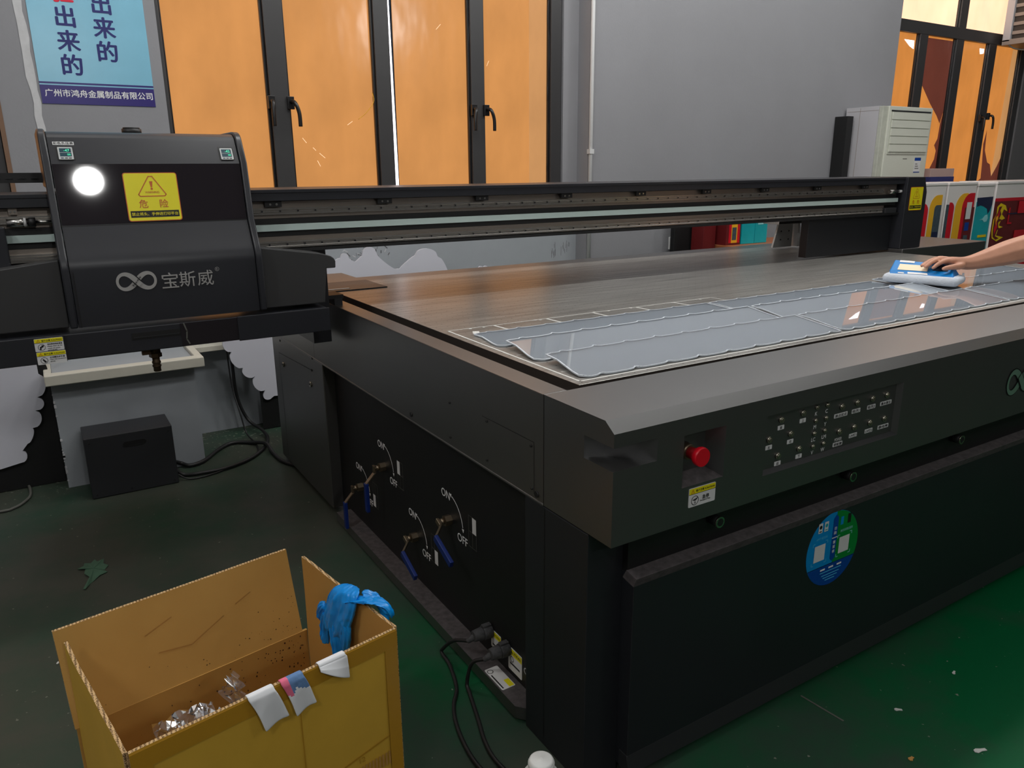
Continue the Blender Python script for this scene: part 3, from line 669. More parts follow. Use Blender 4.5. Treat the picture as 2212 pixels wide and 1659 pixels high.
# engraved markings and ball valves
def valve(y, z, ang, marks_hi, first=None):
    root = bpy.data.objects.new('ball_valve', None); COL.objects.link(root); attach(root, PR, (XV, y, z))
    b = B(); S = SIDE(XV - 0.0008)
    b.text(*S, 'ON', -y - 0.026, z + 0.076, 'white_print', h=0.026, bold=0.015)
    b.text(*S, 'OFF', -y + 0.078, z - 0.034, 'white_print', h=0.026, bold=0.015)
    cx, cz, R0 = -y - 0.015, z - 0.012, 0.100
    b.ring(*S, cx, cz, R0, 0.0035, 'white_print', n=14, a0=10, a1=72)
    for a, t in ((74, 1), (8, -1)):
        aa = math.radians(a); px, pz = cx + (R0 - .002) * math.cos(aa), cz + (R0 - .002) * math.sin(aa)
        tx, tz = -math.sin(aa) * t, math.cos(aa) * t; nx, nz = math.cos(aa), math.sin(aa)
        b.flat(*S, [(px + tx * .013, pz + tz * .013), (px - nx * .007, pz - nz * .007), (px + nx * .007, pz + nz * .007)], 'white_print')
    x0 = -y + 0.118; z0 = z - 0.035; w, h = 0.046, 0.098
    b.line(*S, [(x0, z0), (x0 + w, z0), (x0 + w, z0 + h), (x0, z0 + h), (x0, z0)], 0.0018, 'cable_grey')
    b.line(*S, [(x0 + w / 2, z0), (x0 + w / 2, z0 + h)], 0.0018, 'cable_grey'); b.line(*S, [(x0, z0 + h / 2), (x0 + w, z0 + h / 2)], 0.0018, 'cable_grey')
    q = marks_hi; b.rect(V(S[0]) - UX * 0.0004, S[1], S[2], x0 + q[0] * w / 2, z0 + q[1] * h / 2, x0 + (q[0] + 1) * w / 2, z0 + (q[1] + 1) * h / 2, 'label_white')
    b.build('marking', root)
    b = B(); b.cyl((XV, y, z), (XV - 0.022, y, z), 0.017, 'valve_steel', n=6, smooth=False); b.cyl((XV - 0.022, y, z), (XV - 0.034, y, z), 0.010, 'valve_steel', n=12)
    b.cyl((XV - 0.034, y, z), (XV - 0.040, y, z), 0.012, 'valve_steel', n=6, smooth=False); b.build('valve_body', root)
    ca, sa = math.cos(ang), math.sin(ang)
    def hp(d, off): return V((XV - off, y - d * ca, z + d * sa))
    pr = V((0, sa, ca)) * 0.007
    b = B()
    for (d0, o0, d1, o1, mm) in ((-0.012, .036, 0.016, .036, 'valve_steel'), (0.016, .036, 0.050, .068, 'valve_steel'), (0.050, .068, 0.160, .068, 'valve_blue')):
        k = 1.5 if mm == 'valve_blue' else 1.15
        P = [hp(d0, o0) - pr * k, hp(d1, o1) - pr * k, hp(d1, o1) + pr * k, hp(d0, o0) + pr * k]
        b.ext(P, (-0.008 * k, 0, 0), mm)
    b.build('handle', root, bevel=0.0015)
    return root
valve(2.66, 0.205, -PI * 0.50, (0, 0)); valve(2.41, 0.375, -PI * 0.50, (0, 1))
valve(2.155, 0.206, -PI * 0.13, (1, 0)); valve(1.895, 0.376, -PI * 0.13, (1, 1))
# caution sticker and keyhole ring beside the plugs
b = B(); b.plate((XV - 0.0002, 0, 0), -UY, UZ, -1.655, 0.075, -1.60, 0.132, 0.001, 'label_white'); b.rect(*SIDE(XV - 0.0016), -1.655, 0.112, -1.60, 0.130, 'yellow_print'); b.text(*SIDE(XV - 0.0019), 'CAUTION', -1.627, 0.121, 'black_print', w=0.044, bold=.02)
b.rect(*SIDE(XV - 0.0019), -1.645, 0.085, -1.612, 0.090, 'black_print'); b.build('caution_sticker', PR)
b = B(); b.plate((XV - 0.0002, 0, 0), -UY, UZ, -1.56, 0.060, -1.49, 0.132, 0.001, 'label_white'); b.rect(*SIDE(XV - 0.0016), -1.56, 0.110, -1.49, 0.130, 'yellow_print'); b.text(*SIDE(XV - 0.0019), 'CAUTION', -1.525, 0.12, 'black_print', w=0.056, bold=.02)
b.rect(*SIDE(XV - 0.0019), -1.55, 0.080, -1.50, 0.086, 'black_print'); b.ring(*SIDE(XV - 0.0019), -1.54, 0.098, 0.009, 0.002, 'black_print'); b.build('caution_sticker', PR)
b = B(); b.plate((0, 0, 0.0455), UX, UY, 0.888, 1.50, 0.930, 1.60, 0.001, 'label_white'); b.rect(*TOP(0.0468), 0.912, 1.503, 0.928, 1.535, 'yellow_print'); b.ring(*TOP(0.0468), 0.899, 1.585, 0.009, 0.002, 'black_print'); b.rect(*TOP(0.0468), 0.892, 1.505, 0.896, 1.57, 'black_print'); b.build('caution_sticker', PR)
b = B(); b.cyl((XV, 1.455, 0.115), (XV - 0.010, 1.455, 0.115), 0.013, 'rubber', n=16); b.ring(*SIDE(XV - 0.0105), -1.455, 0.115, 0.010, 0.0035, 'gauge_grey'); b.build('key_switch', PR)

# --- front fascia with its recesses
YF = 1.077
full = [(1.320, 0.924), (1.106, 0.924), (YF, 0.903), (YF, 0.658), (1.320, 0.658)]
up = lambda z: [(1.320, 0.924), (1.106, 0.924), (YF, 0.903), (YF, z), (1.320, z)]
lo = lambda z: [(YF, z), (YF, 0.658), (1.320, 0.658), (1.320, z)]
def seg(b, x0, x1, prof): b.ext([(x0, p[0], p[1]) for p in prof], (x1 - x0, 0, 0), 'black_fascia')
b = B()
seg(b, XS, 1.013, up(0.874)); seg(b, XS, 1.013, lo(0.824))
b.ext([(1.013, YF, .824), (1.013, 1.32, .824), (XS, 1.32, .824), (XS, 1.173, .824), (0.94, 1.16, .824)], (0, 0, .05), 'black_fascia')
seg(b, 1.013, 1.087, full)
seg(b, 1.087, 1.211, up(0.864)); seg(b, 1.087, 1.211, lo(0.745)); b.box(1.087, 1.117, .745, 1.211, 1.32, .864, 'black_fascia')
b.ext([(1.211, YF, .745), (1.211, 1.117, .745), (1.190, 1.117, .745)], (0, 0, .119), 'black_fascia')
b.ext([(1.087, YF, .745), (1.087, 1.117, .745), (1.087, 1.117, .762)], (.124, 0, 0), 'dusty_ledge')
seg(b, 1.211, 1.343, full)
seg(b, 1.343, 1.868, up(0.860)); seg(b, 1.343, 1.868, lo(0.715)); b.box(1.343, 1.089, .715, 1.868, 1.32, .86, 'black_fascia')
b.ext([(1.868, YF, .715), (1.868, 1.089, .715), (1.856, 1.089, .715)], (0, 0, .145), 'black_fascia')
b.ext([(1.343, YF, .715), (1.343, 1.089, .715), (1.343, 1.089, .723)], (.525, 0, 0), 'dark_metal')
seg(b, 1.868, XE, full)
fas = b.build('front_fascia', PR)
b = B(); b.line(*TOP(0.9246), [(XS, 1.321), (0.962, 1.321)], 0.002, 'black_deep'); b.line(*SIDE(XS - 0.0006), [(-1.321, 0.658), (-1.321, 0.924)], 0.002, 'black_deep'); b.build('panel_seam', fas)
b = B(); ex, ez = 1.128, 0.812
b.cyl((ex, 1.117, ez), (ex, 1.098, ez), 0.019, 'valve_steel', r1=0.017); b.build('button_collar', fas)
b = B(); prof = [(0.0125, 1.100), (0.014, 1.084), (0.019, 1.076), (0.0215, 1.070), (0.0215, 1.064), (0.0205, 1.0605)]
rings = [[(ex + r * math.cos(2 * PI * i / 32), y, ez + r * math.sin(2 * PI * i / 32)) for i in range(32)] for r, y in prof]
loft(b, rings, 'red_button'); 
tag_ = b.build('emergency_stop_button', fas); tag_['label'] = 'red mushroom emergency stop button'
def caution(parent, O, u, v, x0, z0, x1, z1, lines, small, icon):
    n = V(u).cross(V(v)); h = z1 - z0; w = x1 - x0
    b = B(); b.plate(O, u, v, x0, z0, x1, z1, 0.001, 'label_white', r=0.06 * h)
    O1 = V(O) + n * 0.0013; O2 = V(O) + n * 0.0017
    b.rect(O1, u, v, x0 + .01 * w, z0 + .69 * h, x1 - .01 * w, z1 - .02 * h, 'yellow_print'); b.rect(O1, u, v, x0, z0 + .665 * h, x1, z0 + .69 * h, 'black_print')
    b.line(O2, u, v, [(x0 + .08 * w, z0 + .74 * h), (x0 + .20 * w, z0 + .74 * h), (x0 + .14 * w, z0 + .93 * h), (x0 + .08 * w, z0 + .74 * h)], .02 * h, 'orange_print'); b.rect(O2, u, v, x0 + .133 * w, z0 + .79 * h, x0 + .147 * w, z0 + .86 * h, 'orange_print')
    b.text(O2, u, v, '客户注意 /CAUTION', x0 + .60 * w, z0 + .83 * h, 'black_print', w=.70 * w, bold=.02)
    cx, cz, r = x0 + .23 * w, z0 + .33 * h, .25 * h
    b.ring(O2, u, v, cx, cz, r, .03 * h, 'black_print')
    ic = {'bottle': [(-.55, -.8), (-.2, -.8), (-.1, -.2), (.5, .1), (.7, .65), (.0, .6), (-.1, .2), (-.45, .25)], 'glove': [(-.5, .3), (-.15, .5), (.6, -.4), (.15, -.8)], 'stop': [(-.12, -.65), (.2, -.65), (.2, -.5), (.08, -.45), (.08, .0), (.5, .15), (.75, .6), (.1, .35), (-.65, .2), (-.6, .05), (-.05, .0), (-.05, -.45), (-.12, -.5)]}[icon]
    b.flat(O2, u, v, [(cx + p[0] * r, cz + p[1] * r) for p in ic], 'black_print')
    y = .56
    for i, s in enumerate(lines):
        ww = (.40 if len(s) < 4 else .52 if len(s) < 9 else .54) * w * (1 if i == 0 else 1)
        if i == 0: b.text(O2, u, v, s, x0 + .43 * w + ww / 2, z0 + (.40 if small == 1 else .53) * h, 'black_print', w=ww * (0.62 if len(s) < 3 else 1), bold=.03)
        else:
            k = min(1.0, len(s) / 20.0); wl = .54 * w * k
            b.text(O2, u, v, s, x0 + .43 * w + wl / 2, z0 + ((.40 if small == 1 else .53) - .155 * i - .02) * h, 'black_print', w=wl, bold=.02)
    return b.build('caution_sticker', parent)
caution(fas, (0, YF - 0.0001, 0), UX, UZ, 1.109, 0.694, 1.189, 0.738, ['急停', 'Emergency Stop'], 1, 'stop')
# control panel push buttons with labels
YP = 1.089
def pbutton(x, z, r, lab, tape, lx=0, lz=-0.020, lw=None):
    b = B(); b.cyl((x, YP, z), (x, YP - 0.005, z), r, 'chrome', r1=r * 0.88, n=18); b.cyl((x, YP - 0.005, z), (x, YP - 0.0062, z), r * 0.62, 'chrome', r1=r * 0.5, n=14); o = b.build('push_button', fas)
    b = B(); h = 0.0105; w = lw or (0.011 * len(lab) + 0.004)
    if tape:
        b.plate((0, YP - 0.0001, 0), UX, UZ, x + lx - w / 2, z + lz - h / 2, x + lx + w / 2, z + lz + h / 2, 0.0006, 'label_white', r=0.001)
        b.text(*F(YP - 0.001), lab, x + lx, z + lz, 'black_print', h=h * 0.72, bold=.03) if len(lab) == 1 else b.text(*F(YP - 0.001), lab, x + lx, z + lz, 'black_print', w=w * 0.86, h=h * 0.72, bold=.03)
    else: b.text(*F(YP - 0.0006), lab, x + lx, z + lz, 'label_white', h=0.0095, bold=.02)
    b.build('button_label', fas)
for x, z, lab in ((1.405, .838, '前'), (1.482, .841, '上'), (1.368, .796, '左'), (1.443, .796, '右'), (1.404, .749, '后'), (1.480, .751, '下')):
    pbutton(x, z, .0085, lab, True, lx=0.002, lz=-.0195, lw=0.022)
for x, z, lab in ((1.532, .846, 'K'), (1.571, .846, 'C'), (1.532, .8125, 'M'), (1.571, .8125, 'Y'), (1.531, .780, 'LC'), (1.571, .780, 'LM'), (1.531, .7465, 'V'), (1.571, .7465, 'W')):
    pbutton(x, z, .0062, lab, False, lz=-.016)
for x, z, lab, w in ((1.630, .831, '原点定点', .052), (1.691, .831, '吸风1', .034), (1.754, .831, '吸风2', .034), (1.816, .831, '墨水复位', .048), (1.630, .766, '使能键', .037), (1.690, .766, 'UV灯1', .032), (1.755, .766, 'UV灯2', .032), (1.817, .766, '静电棒', .046)):
    pbutton(x, z, .0088, lab, True, lz=-.0215 if lab != '使能键' else -.033, lw=w)
b = B(); b.text(*F(YP - 0.0006), 'POWER', 1.630, .766 - .0205, 'label_white', h=0.0085, w=0.028, bold=.01); b.build('button_label', fas)
# infinity emblem: a flat ribbon
def emblem(parent, O, u, v, cx, cz, w, m, th, word=None, outline=None, tilt=0.0):
    b = B(); n = V(u).cross(V(v)); a = w / 2
    def C(t): 
        den = 1 + math.sin(t) ** 2
        x, z = a * math.cos(t) / den, a * 1.22 * math.sin(t) * math.cos(t) / den
        return x, z
    def strip(O_, wid, mm, t0, t1, N_=44):
        for i in range(N_):
            q = []
            for tt in (t0 + (t1 - t0) * i / N_, t0 + (t1 - t0) * (i + 1) / N_):
                x, z = C(tt); x2, z2 = C(tt + .01); d = V((x2 - x, z2 - z, 0)).normalized(); k = wid * (0.55 + 0.45 * abs(math.cos(tt * 1.0 + 0.0)) if False else (1.0 - 0.5 * abs(math.cos(tt)) ** 3)) / 2
                q.append(((cx + x - d.y * k, cz + z + d.x * k), (cx + x + d.y * k, cz + z - d.x * k)))
            b.flat(O_, u, v, [q[0][1], q[1][1], q[1][0], q[0][0]], mm)
    if outline: strip(V(O) + n * (th * .5), w * .205, outline, 0, 2 * PI, 80)
    strip(V(O) + n * th, w * .145, m, PI * .5 + .35, PI * 1.5 - .35); strip(V(O) + n * th, w * .145, m, -PI * .5 + .35, PI * .5 - .35)
    strip(V(O) + n * th, w * .145, m, PI * .5 - .36, PI * .5 + .36, 10)
    strip(V(O) + n * (th * 1.7), w * .205, 'black_deep', PI * 1.5 - .30, PI * 1.5 + .30, 10)
    strip(V(O) + n * (th * 2.2), w * .145, m, PI * 1.5 - .37, PI * 1.5 + .37, 12)
    if word: b.text(V(O) + n * (th * 2.8), u, v, word, cx, cz, 'black_deep', w=w * .34, bold=.03, rot=0.88)
    return b.build('emblem', parent)
emblem(fas, (0, YF, 0), UX, UZ, 2.492, 0.770, 0.150, 'green_emblem', 0.002, outline='black_deep')
# --- front lower panel, cam locks, round sticker
b = B(); b.box(0.995, 1.112, 0.03, XE, 1.16, 0.545, 'panel_navy'); b.ext([(0.9935, 1.102, .545), (0.9935, 1.137, .552), (0.9935, 1.150, .528), (0.9935, 1.112, .520)], (XE - .995, 0, 0), 'dusty_ledge')
b.ext([(0.9935, 1.100, .028), (0.9935, 1.112, .075), (0.9935, 1.14, .075), (0.9935, 1.14, .028)], (XE - .995, 0, 0), 'dark_metal')
fp = b.build('front_panel', PR, bevel=0.0015)
b = B(); b.box(0.995, 1.135, 0.545, XE, 1.20, 0.66, 'black_deep'); b.box(1.05, 1.19, 0.0, XE - .05, 1.24, 0.04, 'black_deep'); b.build('frame_rail', PR)
for x in (1.243, 1.738, 2.26, 2.76):
    b = B(); z = .614; b.cyl((x, 1.135, z), (x, 1.103, z), .0135, 'rubber', n=20); b.ring(*F(1.1025), x, z, .0135, .004, 'chrome', n=24); b.cyl((x, 1.106, z), (x, 1.103, z), .0142, 'chrome', n=20, cap='rubber'); b.disc(*F(1.1022), x, z, .0095, 'rubber'); b.build('cam_lock', PR)
b = B(); cx, cz, R0 = 1.696, .415, .108; Yq = 1.1115
N_ = 64; ptsc = [(cx + R0 * math.cos(2 * PI * i / N_), cz + R0 * math.sin(2 * PI * i / N_)) for i in range(N_)]
b.ext([(p[0], Yq, p[1]) for p in ptsc], (0, .001, 0), 'sticker_blue')
def clip(f, m, lift): 
    pts = []
    for i in range(160):
        a = 2 * PI * i / 160; pts.append((R0 * math.cos(a), R0 * math.sin(a)))
    pts = [p for p in pts if f(p)]
    return pts
F1 = F(Yq - .0005); F2 = F(Yq - .0009); F3 = F(Yq - .0013)
gp = [(R0 * .995 * math.cos(math.radians(a)), R0 * .995 * math.sin(math.radians(a))) for a in range(-24, 88, 4)]
b.flat(*F1, [(cx + .004, cz - .044)] + [(cx + p[0], cz + p[1]) for p in gp] + [(cx + .004, cz + .107)], 'sticker_green')
np_ = [(R0 * .995 * math.cos(math.radians(a)), R0 * .995 * math.sin(math.radians(a))) for a in range(204, 337, 4)]
b.flat(*F2, [(cx + p[0], cz + p[1]) for p in np_], 'sticker_navy')
b.rect(*F2, cx - .098, cz - .0455, cx + .098, cz - .0435, 'sticker_cyan')
b.flat(*F2, [(cx - .008, cz - .030), (cx + .002, cz - .038), (cx + .012, cz - .030), (cx + .012, cz + .088), (cx + .002, cz + .098), (cx - .008, cz + .088)], 'sticker_navy')
for k, ch in enumerate('扫码一键报修'): b.text(*F3, ch, cx + .002, cz + .058 - k * .0135, 'white_print', h=.0095 if ch != '一' else .002, bold=.02)
for sx, c in ((-.062, 'sticker_cyan'), (.052, 'white_print')):
    for qx, qz, dx, dz in ((-1, -1, 1, 1), (1, -1, -1, 1), (-1, 1, 1, -1), (1, 1, -1, -1)):
        px, pz = cx + sx * .9 + qx * .030, cz + .000 + qz * .032
        b.line(*F2, [(px + dx * .008, pz), (px, pz), (px, pz + dz * .008)], .0018, 'sticker_cyan' if sx < 0 else 'print_pale')
    b.rect(*F2, cx + sx * .9 - .022, cz - .024, cx + sx * .9 + .022, cz + .024, 'label_white')
b.text(*F2, 'APP下载扫码', cx - .052, cz + .043, 'sticker_cyan', w=.046, h=.008); b.text(*F2, '微信扫码售后服务', cx + .052, cz + .043, 'print_pale', w=.052, h=.008)
for dx, c in ((-.062, 'black_print'), (-.038, 'print_teal')):
    b.rect(*F2, cx + dx - .008, cz + .060, cx + dx + .008, cz + .088, 'label_white'); b.disc(*F3, cx + dx, cz + .077, .0055, c, n=12); b.rect(*F3, cx + dx - .005, cz + .063, cx + dx + .005, cz + .066, c)
b.rect(*F2, cx + .022, cz + .062, cx + .034, cz + .086, 'sticker_blue'); b.rect(*F2, cx + .052, cz + .060, cx + .066, cz + .088, 'black_print')
for k, (w, dz) in enumerate(((.090, -.066), (.075, -.076), (.06, -.084), (.04, -.092))): b.rect(*F3, cx - w / 2, cz + dz, cx + w / 2, cz + dz + .0022, 'sticker_cyan')
for dx in (-.035, .0, .035): b.rect(*F3, cx + dx - .010, cz - .058, cx + dx + .010, cz - .053, 'white_print')
b.build('round_sticker', PR)['label'] = 'round blue and green sticker'
# --- bed
b = B(); b.box(0.962, 1.327, 0.60, 4.22, 3.25, 0.893, 'black_deep'); b.build('bed_frame', PR)
b = B(); b.box(1.007, 1.337, 0.895, 4.205, 3.25, 0.925, 'bed_side', top='bed_metal'); bed = b.build('print_bed', PR, bevel=0.0015)
Tp = TOP(0.9254); b = B()
b.line(*Tp, [(1.033, 2.045), (1.027, 1.362), (4.19, 1.362)], .006, 'tape_white')
b.line(*Tp, [(1.033, 2.045), (2.16, 2.045), (2.16, 1.93)], .004, 'tape_white')
for x in (1.195, 1.397, 1.590, 1.784, 1.965): b.line(*Tp, [(x, 2.043), (x + .006, 1.96)], .008, 'tape_white')
for x in (1.195, 1.397, 1.590, 1.784, 1.965): b.line(*Tp, [(x + .006, 1.95), (x + .01, 1.38)], .004, 'tape_white')
for y in (1.455, 1.66, 1.85): b.line(*Tp, [(1.04, y), (3.2, y + .01)], .0035, 'tape_white')
random.seed(11)
for k in range(90):
    x, y = random.uniform(1.06, 2.6), random.choice([1.39, 1.46, 1.57, 1.66, 1.77, 1.86, 1.95, 2.04]) + random.uniform(-.012, .012)
    b.disc(*TOP(.9257), x, y, random.uniform(.003, .006), 'tape_white', n=8)
b.line(*Tp, [(2.004, 2.858), (2.682, 2.80)], .004, 'tape_white'); b.line(*Tp, [(2.08, 2.85), (2.19, 2.62), ], .006, 'tape_white'); b.line(*Tp, [(2.03, 2.635), (2.56, 2.61), (2.60, 2.80)], .003, 'tape_white')
b.line(*Tp, [(1.10, 1.99), (1.09, 1.97)], .02, 'tape_white')
b.build('tape_marking', bed)
for (x, y, l) in ((1.30, 2.32, .5), (1.6, 2.20, .9), (2.9, 2.55, .6), (3.3, 2.3, .4)):
    pass
# rear cross plates and left rear block
b = B(); b.box(1.235, 3.25, .62, 4.30, 3.40, .922, 'black_coat'); b.build('rear_rail', PR, bevel=.003)
b = B(); b.box(.949, 3.0, .66, 1.235, 3.57, .926, 'black_coat'); b.box(XS, 3.0, ZT - .03, .949, 3.57, .926, 'black_coat'); b.box(.93, 3.0, .926, 1.235, 3.25, .930, 'dark_metal'); b.box(.99, 3.03, .930, 1.08, 3.045, .932, 'tape_white'); b.build('rear_block', PR, bevel=.003)
b = B(); b.box(4.205, 1.33, .60, XE, 3.25, .905, 'black_coat'); b.build('side_rail', PR, bevel=.002)
b = B(); b.box(4.22, 2.55, .60, 5.12, 3.08, .945, 'black_coat'); b.build('base_cover', PR, bevel=.004)
# --- gantry
G = bpy.data.objects.new('gantry', None); COL.objects.link(G); attach(G, PR, (1.9, 2.75, 1.14))
X0 = -0.60
b = B(); b.box(X0, 2.632, 1.141, 4.22, 2.95, 1.333, 'black_deep'); b.box(X0, 2.602, 1.139, 4.22, 2.632, 1.150, 'black_deep'); b.build('beam', G)
b = B(); b.box(X0, 2.585, 1.3335, 4.38, 2.97, 1.345, 'carriage_black'); b.box(X0, 2.587, 1.308, 4.22, 2.632, 1.3335, 'carriage_black'); b.build('top_cover', G, bevel=.0015)
b = B(); b.box(X0, 2.622, 1.250, 4.20, 2.634, 1.306, 'steel'); b.build('backing_plate', G, bevel=.001)
b = B(); b.box(X0, 2.622, 1.150, 4.10, 2.634, 1.192, 'steel'); b.build('backing_plate', G, bevel=.001)
def rail(z0, z1, x1):
    b = B(); P = [(X0, 2.622, z0), (X0, 2.606, z0), (X0, 2.606, z0 + .0055), (X0, 2.609, z0 + .008), (X0, 2.609, z1 - .008), (X0, 2.606, z1 - .0055), (X0, 2.606, z1), (X0, 2.622, z1)]
    b.ext(P, (x1 - X0, 0, 0), 'steel_rail'); r = b.build('linear_rail', G); return r
r1 = rail(1.2635, 1.2845, 4.06); r2 = rail(1.1535, 1.1755, 4.07)
b = B(); b.cyl((.645, 2.609, 1.274), (.645, 2.6078, 1.274), .0042, 'rubber', n=12, cap='rubber'); b.ring(*F(2.6074), .645, 1.274, .0048, .0014, 'steel_bright', n=14); s0 = b.build('rail_screw', G)
for k in range(1, 57): dup(s0, (.06 * k, 0, 0))
for k in range(0, 57): dup(s0, (.06 * k + .015, 0, -.1095))
b = B(); b.box(X0, 2.604, 1.2095, 4.20, 2.630, 1.231, 'strip_white'); b.build('guide_strip', G, bevel=.001)
b = B(); b.box(X0, 2.618, 1.231, 4.20, 2.632, 1.250, 'rubber'); b.box(X0, 2.618, 1.192, 4.20, 2.632, 1.2095, 'rubber'); b.build('drive_belt', G)
b = B(); b.box(.655, 2.600, 1.2885, .710, 2.61, 1.309, 'black_deep')
for dx in (.672, .693): b.cyl((dx, 2.600, 1.297), (dx, 2.598, 1.297), .0038, 'steel_bright', n=10)
br = b.build('clip_bracket', G)
for k in range(1, 9): dup(br, (.4 * k - .005, 0, 0))
b = B(); b.ext([(4.22, 2.57, .946), (4.42, 2.57, .946), (4.42, 2.57, 1.26), (4.385, 2.57, 1.345), (4.22, 2.57, 1.345)], (0, .42, 0), 'carriage_black'); ck = b.build('end_cheek', G, bevel=.003)
def danger(parent, O, u, v, x0, z0, x1, z1):
    n = V(u).cross(V(v)); w, h = x1 - x0, z1 - z0
    b = B(); b.plate(O, u, v, x0, z0, x1, z1, .001, 'orange_print', r=.05 * w); b.rect(V(O) + n * .0013, u, v, x0 + .015 * w, z0 + .015 * h, x1 - .015 * w, z1 - .015 * h, 'yellow_print', r=.04 * w)
    O2 = V(O) + n * .0017; X = lambda a: x0 + a * w; Z = lambda a: z0 + a * h
    tri = [(X(.27), Z(.515)), (X(.73), Z(.515)), (X(.755), Z(.55)), (X(.535), Z(.92)), (X(.465), Z(.92)), (X(.245), Z(.55)), (X(.27), Z(.515))]
    b.line(O2, u, v, tri, .018 * w, 'orange_print'); b.flat(O2, u, v, [(X(.485), Z(.70)), (X(.515), Z(.70)), (X(.53), Z(.82)), (X(.47), Z(.82))], 'orange_print'); b.disc(O2, u, v, X(.5), Z(.665), .022 * w, 'orange_print', n=10)
    b.text(O2, u, v, 'WARNING', X(.5), Z(.595), 'orange_print', w=.26 * w, bold=.02)
    b.text(O2, u, v, '危', X(.31), Z(.36), 'orange_print', h=.17 * h, bold=.01); b.text(O2, u, v, '险', X(.69), Z(.36), 'orange_print', h=.17 * h, bold=.01)
    b.rect(O2, u, v, X(.05), Z(.08), X(.95), Z(.215), 'black_print'); b.text(V(O) + n * .0021, u, v, '禁止将头、手伸进打印平台', X(.5), Z(.148), 'yellow_print', w=.86 * w, bold=.01)
    return b.build('warning_sticker', parent)
danger(G, (0, 2.5699, 0), UX, UZ, 4.255, 1.160, 4.380, 1.290)
b = B(); b.box(3.485, 2.64, .935, 4.22, 2.69, 1.139, 'panel_navy'); b.box(3.49, 2.636, 1.135, 4.05, 2.66, 1.141, 'dark_metal'); b.build('lower_cover', G, bevel=.003)
b = B(); b.box(4.085, 2.600, 1.15, 4.19, 2.63, 1.178, 'box_metal'); b.build('end_block', G, bevel=.002)
b = B(); b.cyl((4.10, 2.60, 1.268), (4.17, 2.60, 1.268), .011, 'steel_bright'); b.cyl((4.17, 2.60, 1.268), (4.195, 2.60, 1.268), .005, 'steel_bright'); b.cyl((4.195, 2.60, 1.268), (4.215, 2.60, 1.268), .008, 'white_paint'); b.build('damper', G)
b = B(); b.box(-.057, 2.60, 1.29, -.036, 2.608, 1.326, 'steel'); b.cyl((-.052, 2.60, 1.298), (-.052, 2.597, 1.298), .003, 'steel_bright', n=10); b.cyl((-.041, 2.60, 1.298), (-.041, 2.597, 1.298), .003, 'steel_bright', n=10); b.build('left_bracket' if False else 'clip_plate', G)
b = B(); b.cyl((-.065, 2.596, 1.268), (-.012, 2.596, 1.268), .011, 'steel_bright'); b.cyl((-.024, 2.596, 1.268), (-.018, 2.596, 1.268), .0125, 'white_paint'); b.cyl((-.012, 2.596, 1.268), (.005, 2.596, 1.268), .013, 'rubber'); b.cyl((.005, 2.596, 1.268), (.05, 2.596, 1.268), .004, 'steel_bright'); b.build('damper', G)
b = B(); b.box(-.60, 2.56, 1.12, -.072, 2.60, 1.258, 'carriage_black'); b.build('motor_cover', G, bevel=.003)
b = B(); b.box(X0, 2.93, 1.373, .42, 2.975, 1.404, 'black_deep'); 
for k in range(30): b.box(X0 + k * .034, 2.926, 1.386, X0 + k * .034 + .02, 2.931, 1.388, 'dark_metal')
for x in (-.5, .35): b.box(x, 2.94, 1.345, x + .03, 2.965, 1.375, 'black_deep')
b.build('cable_chain', G)
b = B(); b.box(.80, 2.66, .80, .866, 2.95, 1.14, 'carriage_black'); b.box(.866, 2.70, .948, .935, 2.79, .962, 'rubber'); b.box(.90, 2.70, .924, .93, 2.79, .948, 'box_metal'); b.box(.868, 2.74, .95, .880, 2.76, 1.14, 'black_deep'); b.build('gantry_foot', G)
# --- carriage
CA = bpy.data.objects.new('carriage', None); COL.objects.link(CA); attach(CA, PR, (.32, 2.6, .97))
prof = [(2.480, .972), (2.480, 1.135), (2.481, 1.148), (2.484, 1.160), (2.489, 1.171), (2.495, 1.180), (2.535, 1.256), (2.560, 1.427), (2.5985, 1.4928), (2.603, 1.500), (2.611, 1.5075), (2.622, 1.513), (2.636, 1.5165), (2.66, 1.518), (2.97, 1.518), (2.97, 1.36), (2.578, 1.36), (2.578, .972)]
def xprof(b, x0, x1, pr, m): b.ext([(x0, p[0], p[1]) for p in pr], (x1 - x0, 0, 0), m)
b = B(); xprof(b, .066, .578, prof, 'carriage_black')
for f in b.bm.faces:
    pass
cb = b.build('front_cover', CA, sharp=14)
def off(pr, d): 
    c = V((sum(p[0] for p in pr) / len(pr), sum(p[1] for p in pr) / len(pr)))
    return pr
edge = [(2.472, .972), (2.472, 1.137), (2.473, 1.150), (2.476, 1.162), (2.481, 1.174), (2.487, 1.184), (2.527, 1.258), (2.552, 1.430), (2.592, 1.498), (2.597, 1.506), (2.606, 1.5145), (2.619, 1.5205), (2.635, 1.524), (2.66, 1.5255), (2.97, 1.5255), (2.97, 1.36), (2.578, 1.36), (2.578, .972)]
b = B(); xprof(b, .044, .064, edge, 'carriage_black'); b.build('side_plate', CA, bevel=.004, sharp=30)
b = B(); xprof(b, .580, .600, edge, 'carriage_black'); b.build('side_plate', CA, bevel=.004, sharp=30)
b = B(); b.line(*F(2.4795), [(.073, .972), (.073, 1.13)], .0022, 'black_deep'); b.line(V((0, 2.534, 1.2545)), UX, V((0, .025, .171)).normalized(), [(.066, 0), (.578, 0)], .003, 'black_deep'); b.build('panel_seam', CA)
vg = V((0, .025, .171)).normalized(); Og = V((0, 2.535, 1.256))
b = B(); b.plate(Og + V((0, -.0002, 0)), UX, vg, .067, .002, .577, .172, .002, 'smoked_panel', r=.001); gp_ = b.build('smoked_window', CA)
danger(CA, Og + V((0, -.0022, 0)), UX, vg, .240, .006, .388, .147)
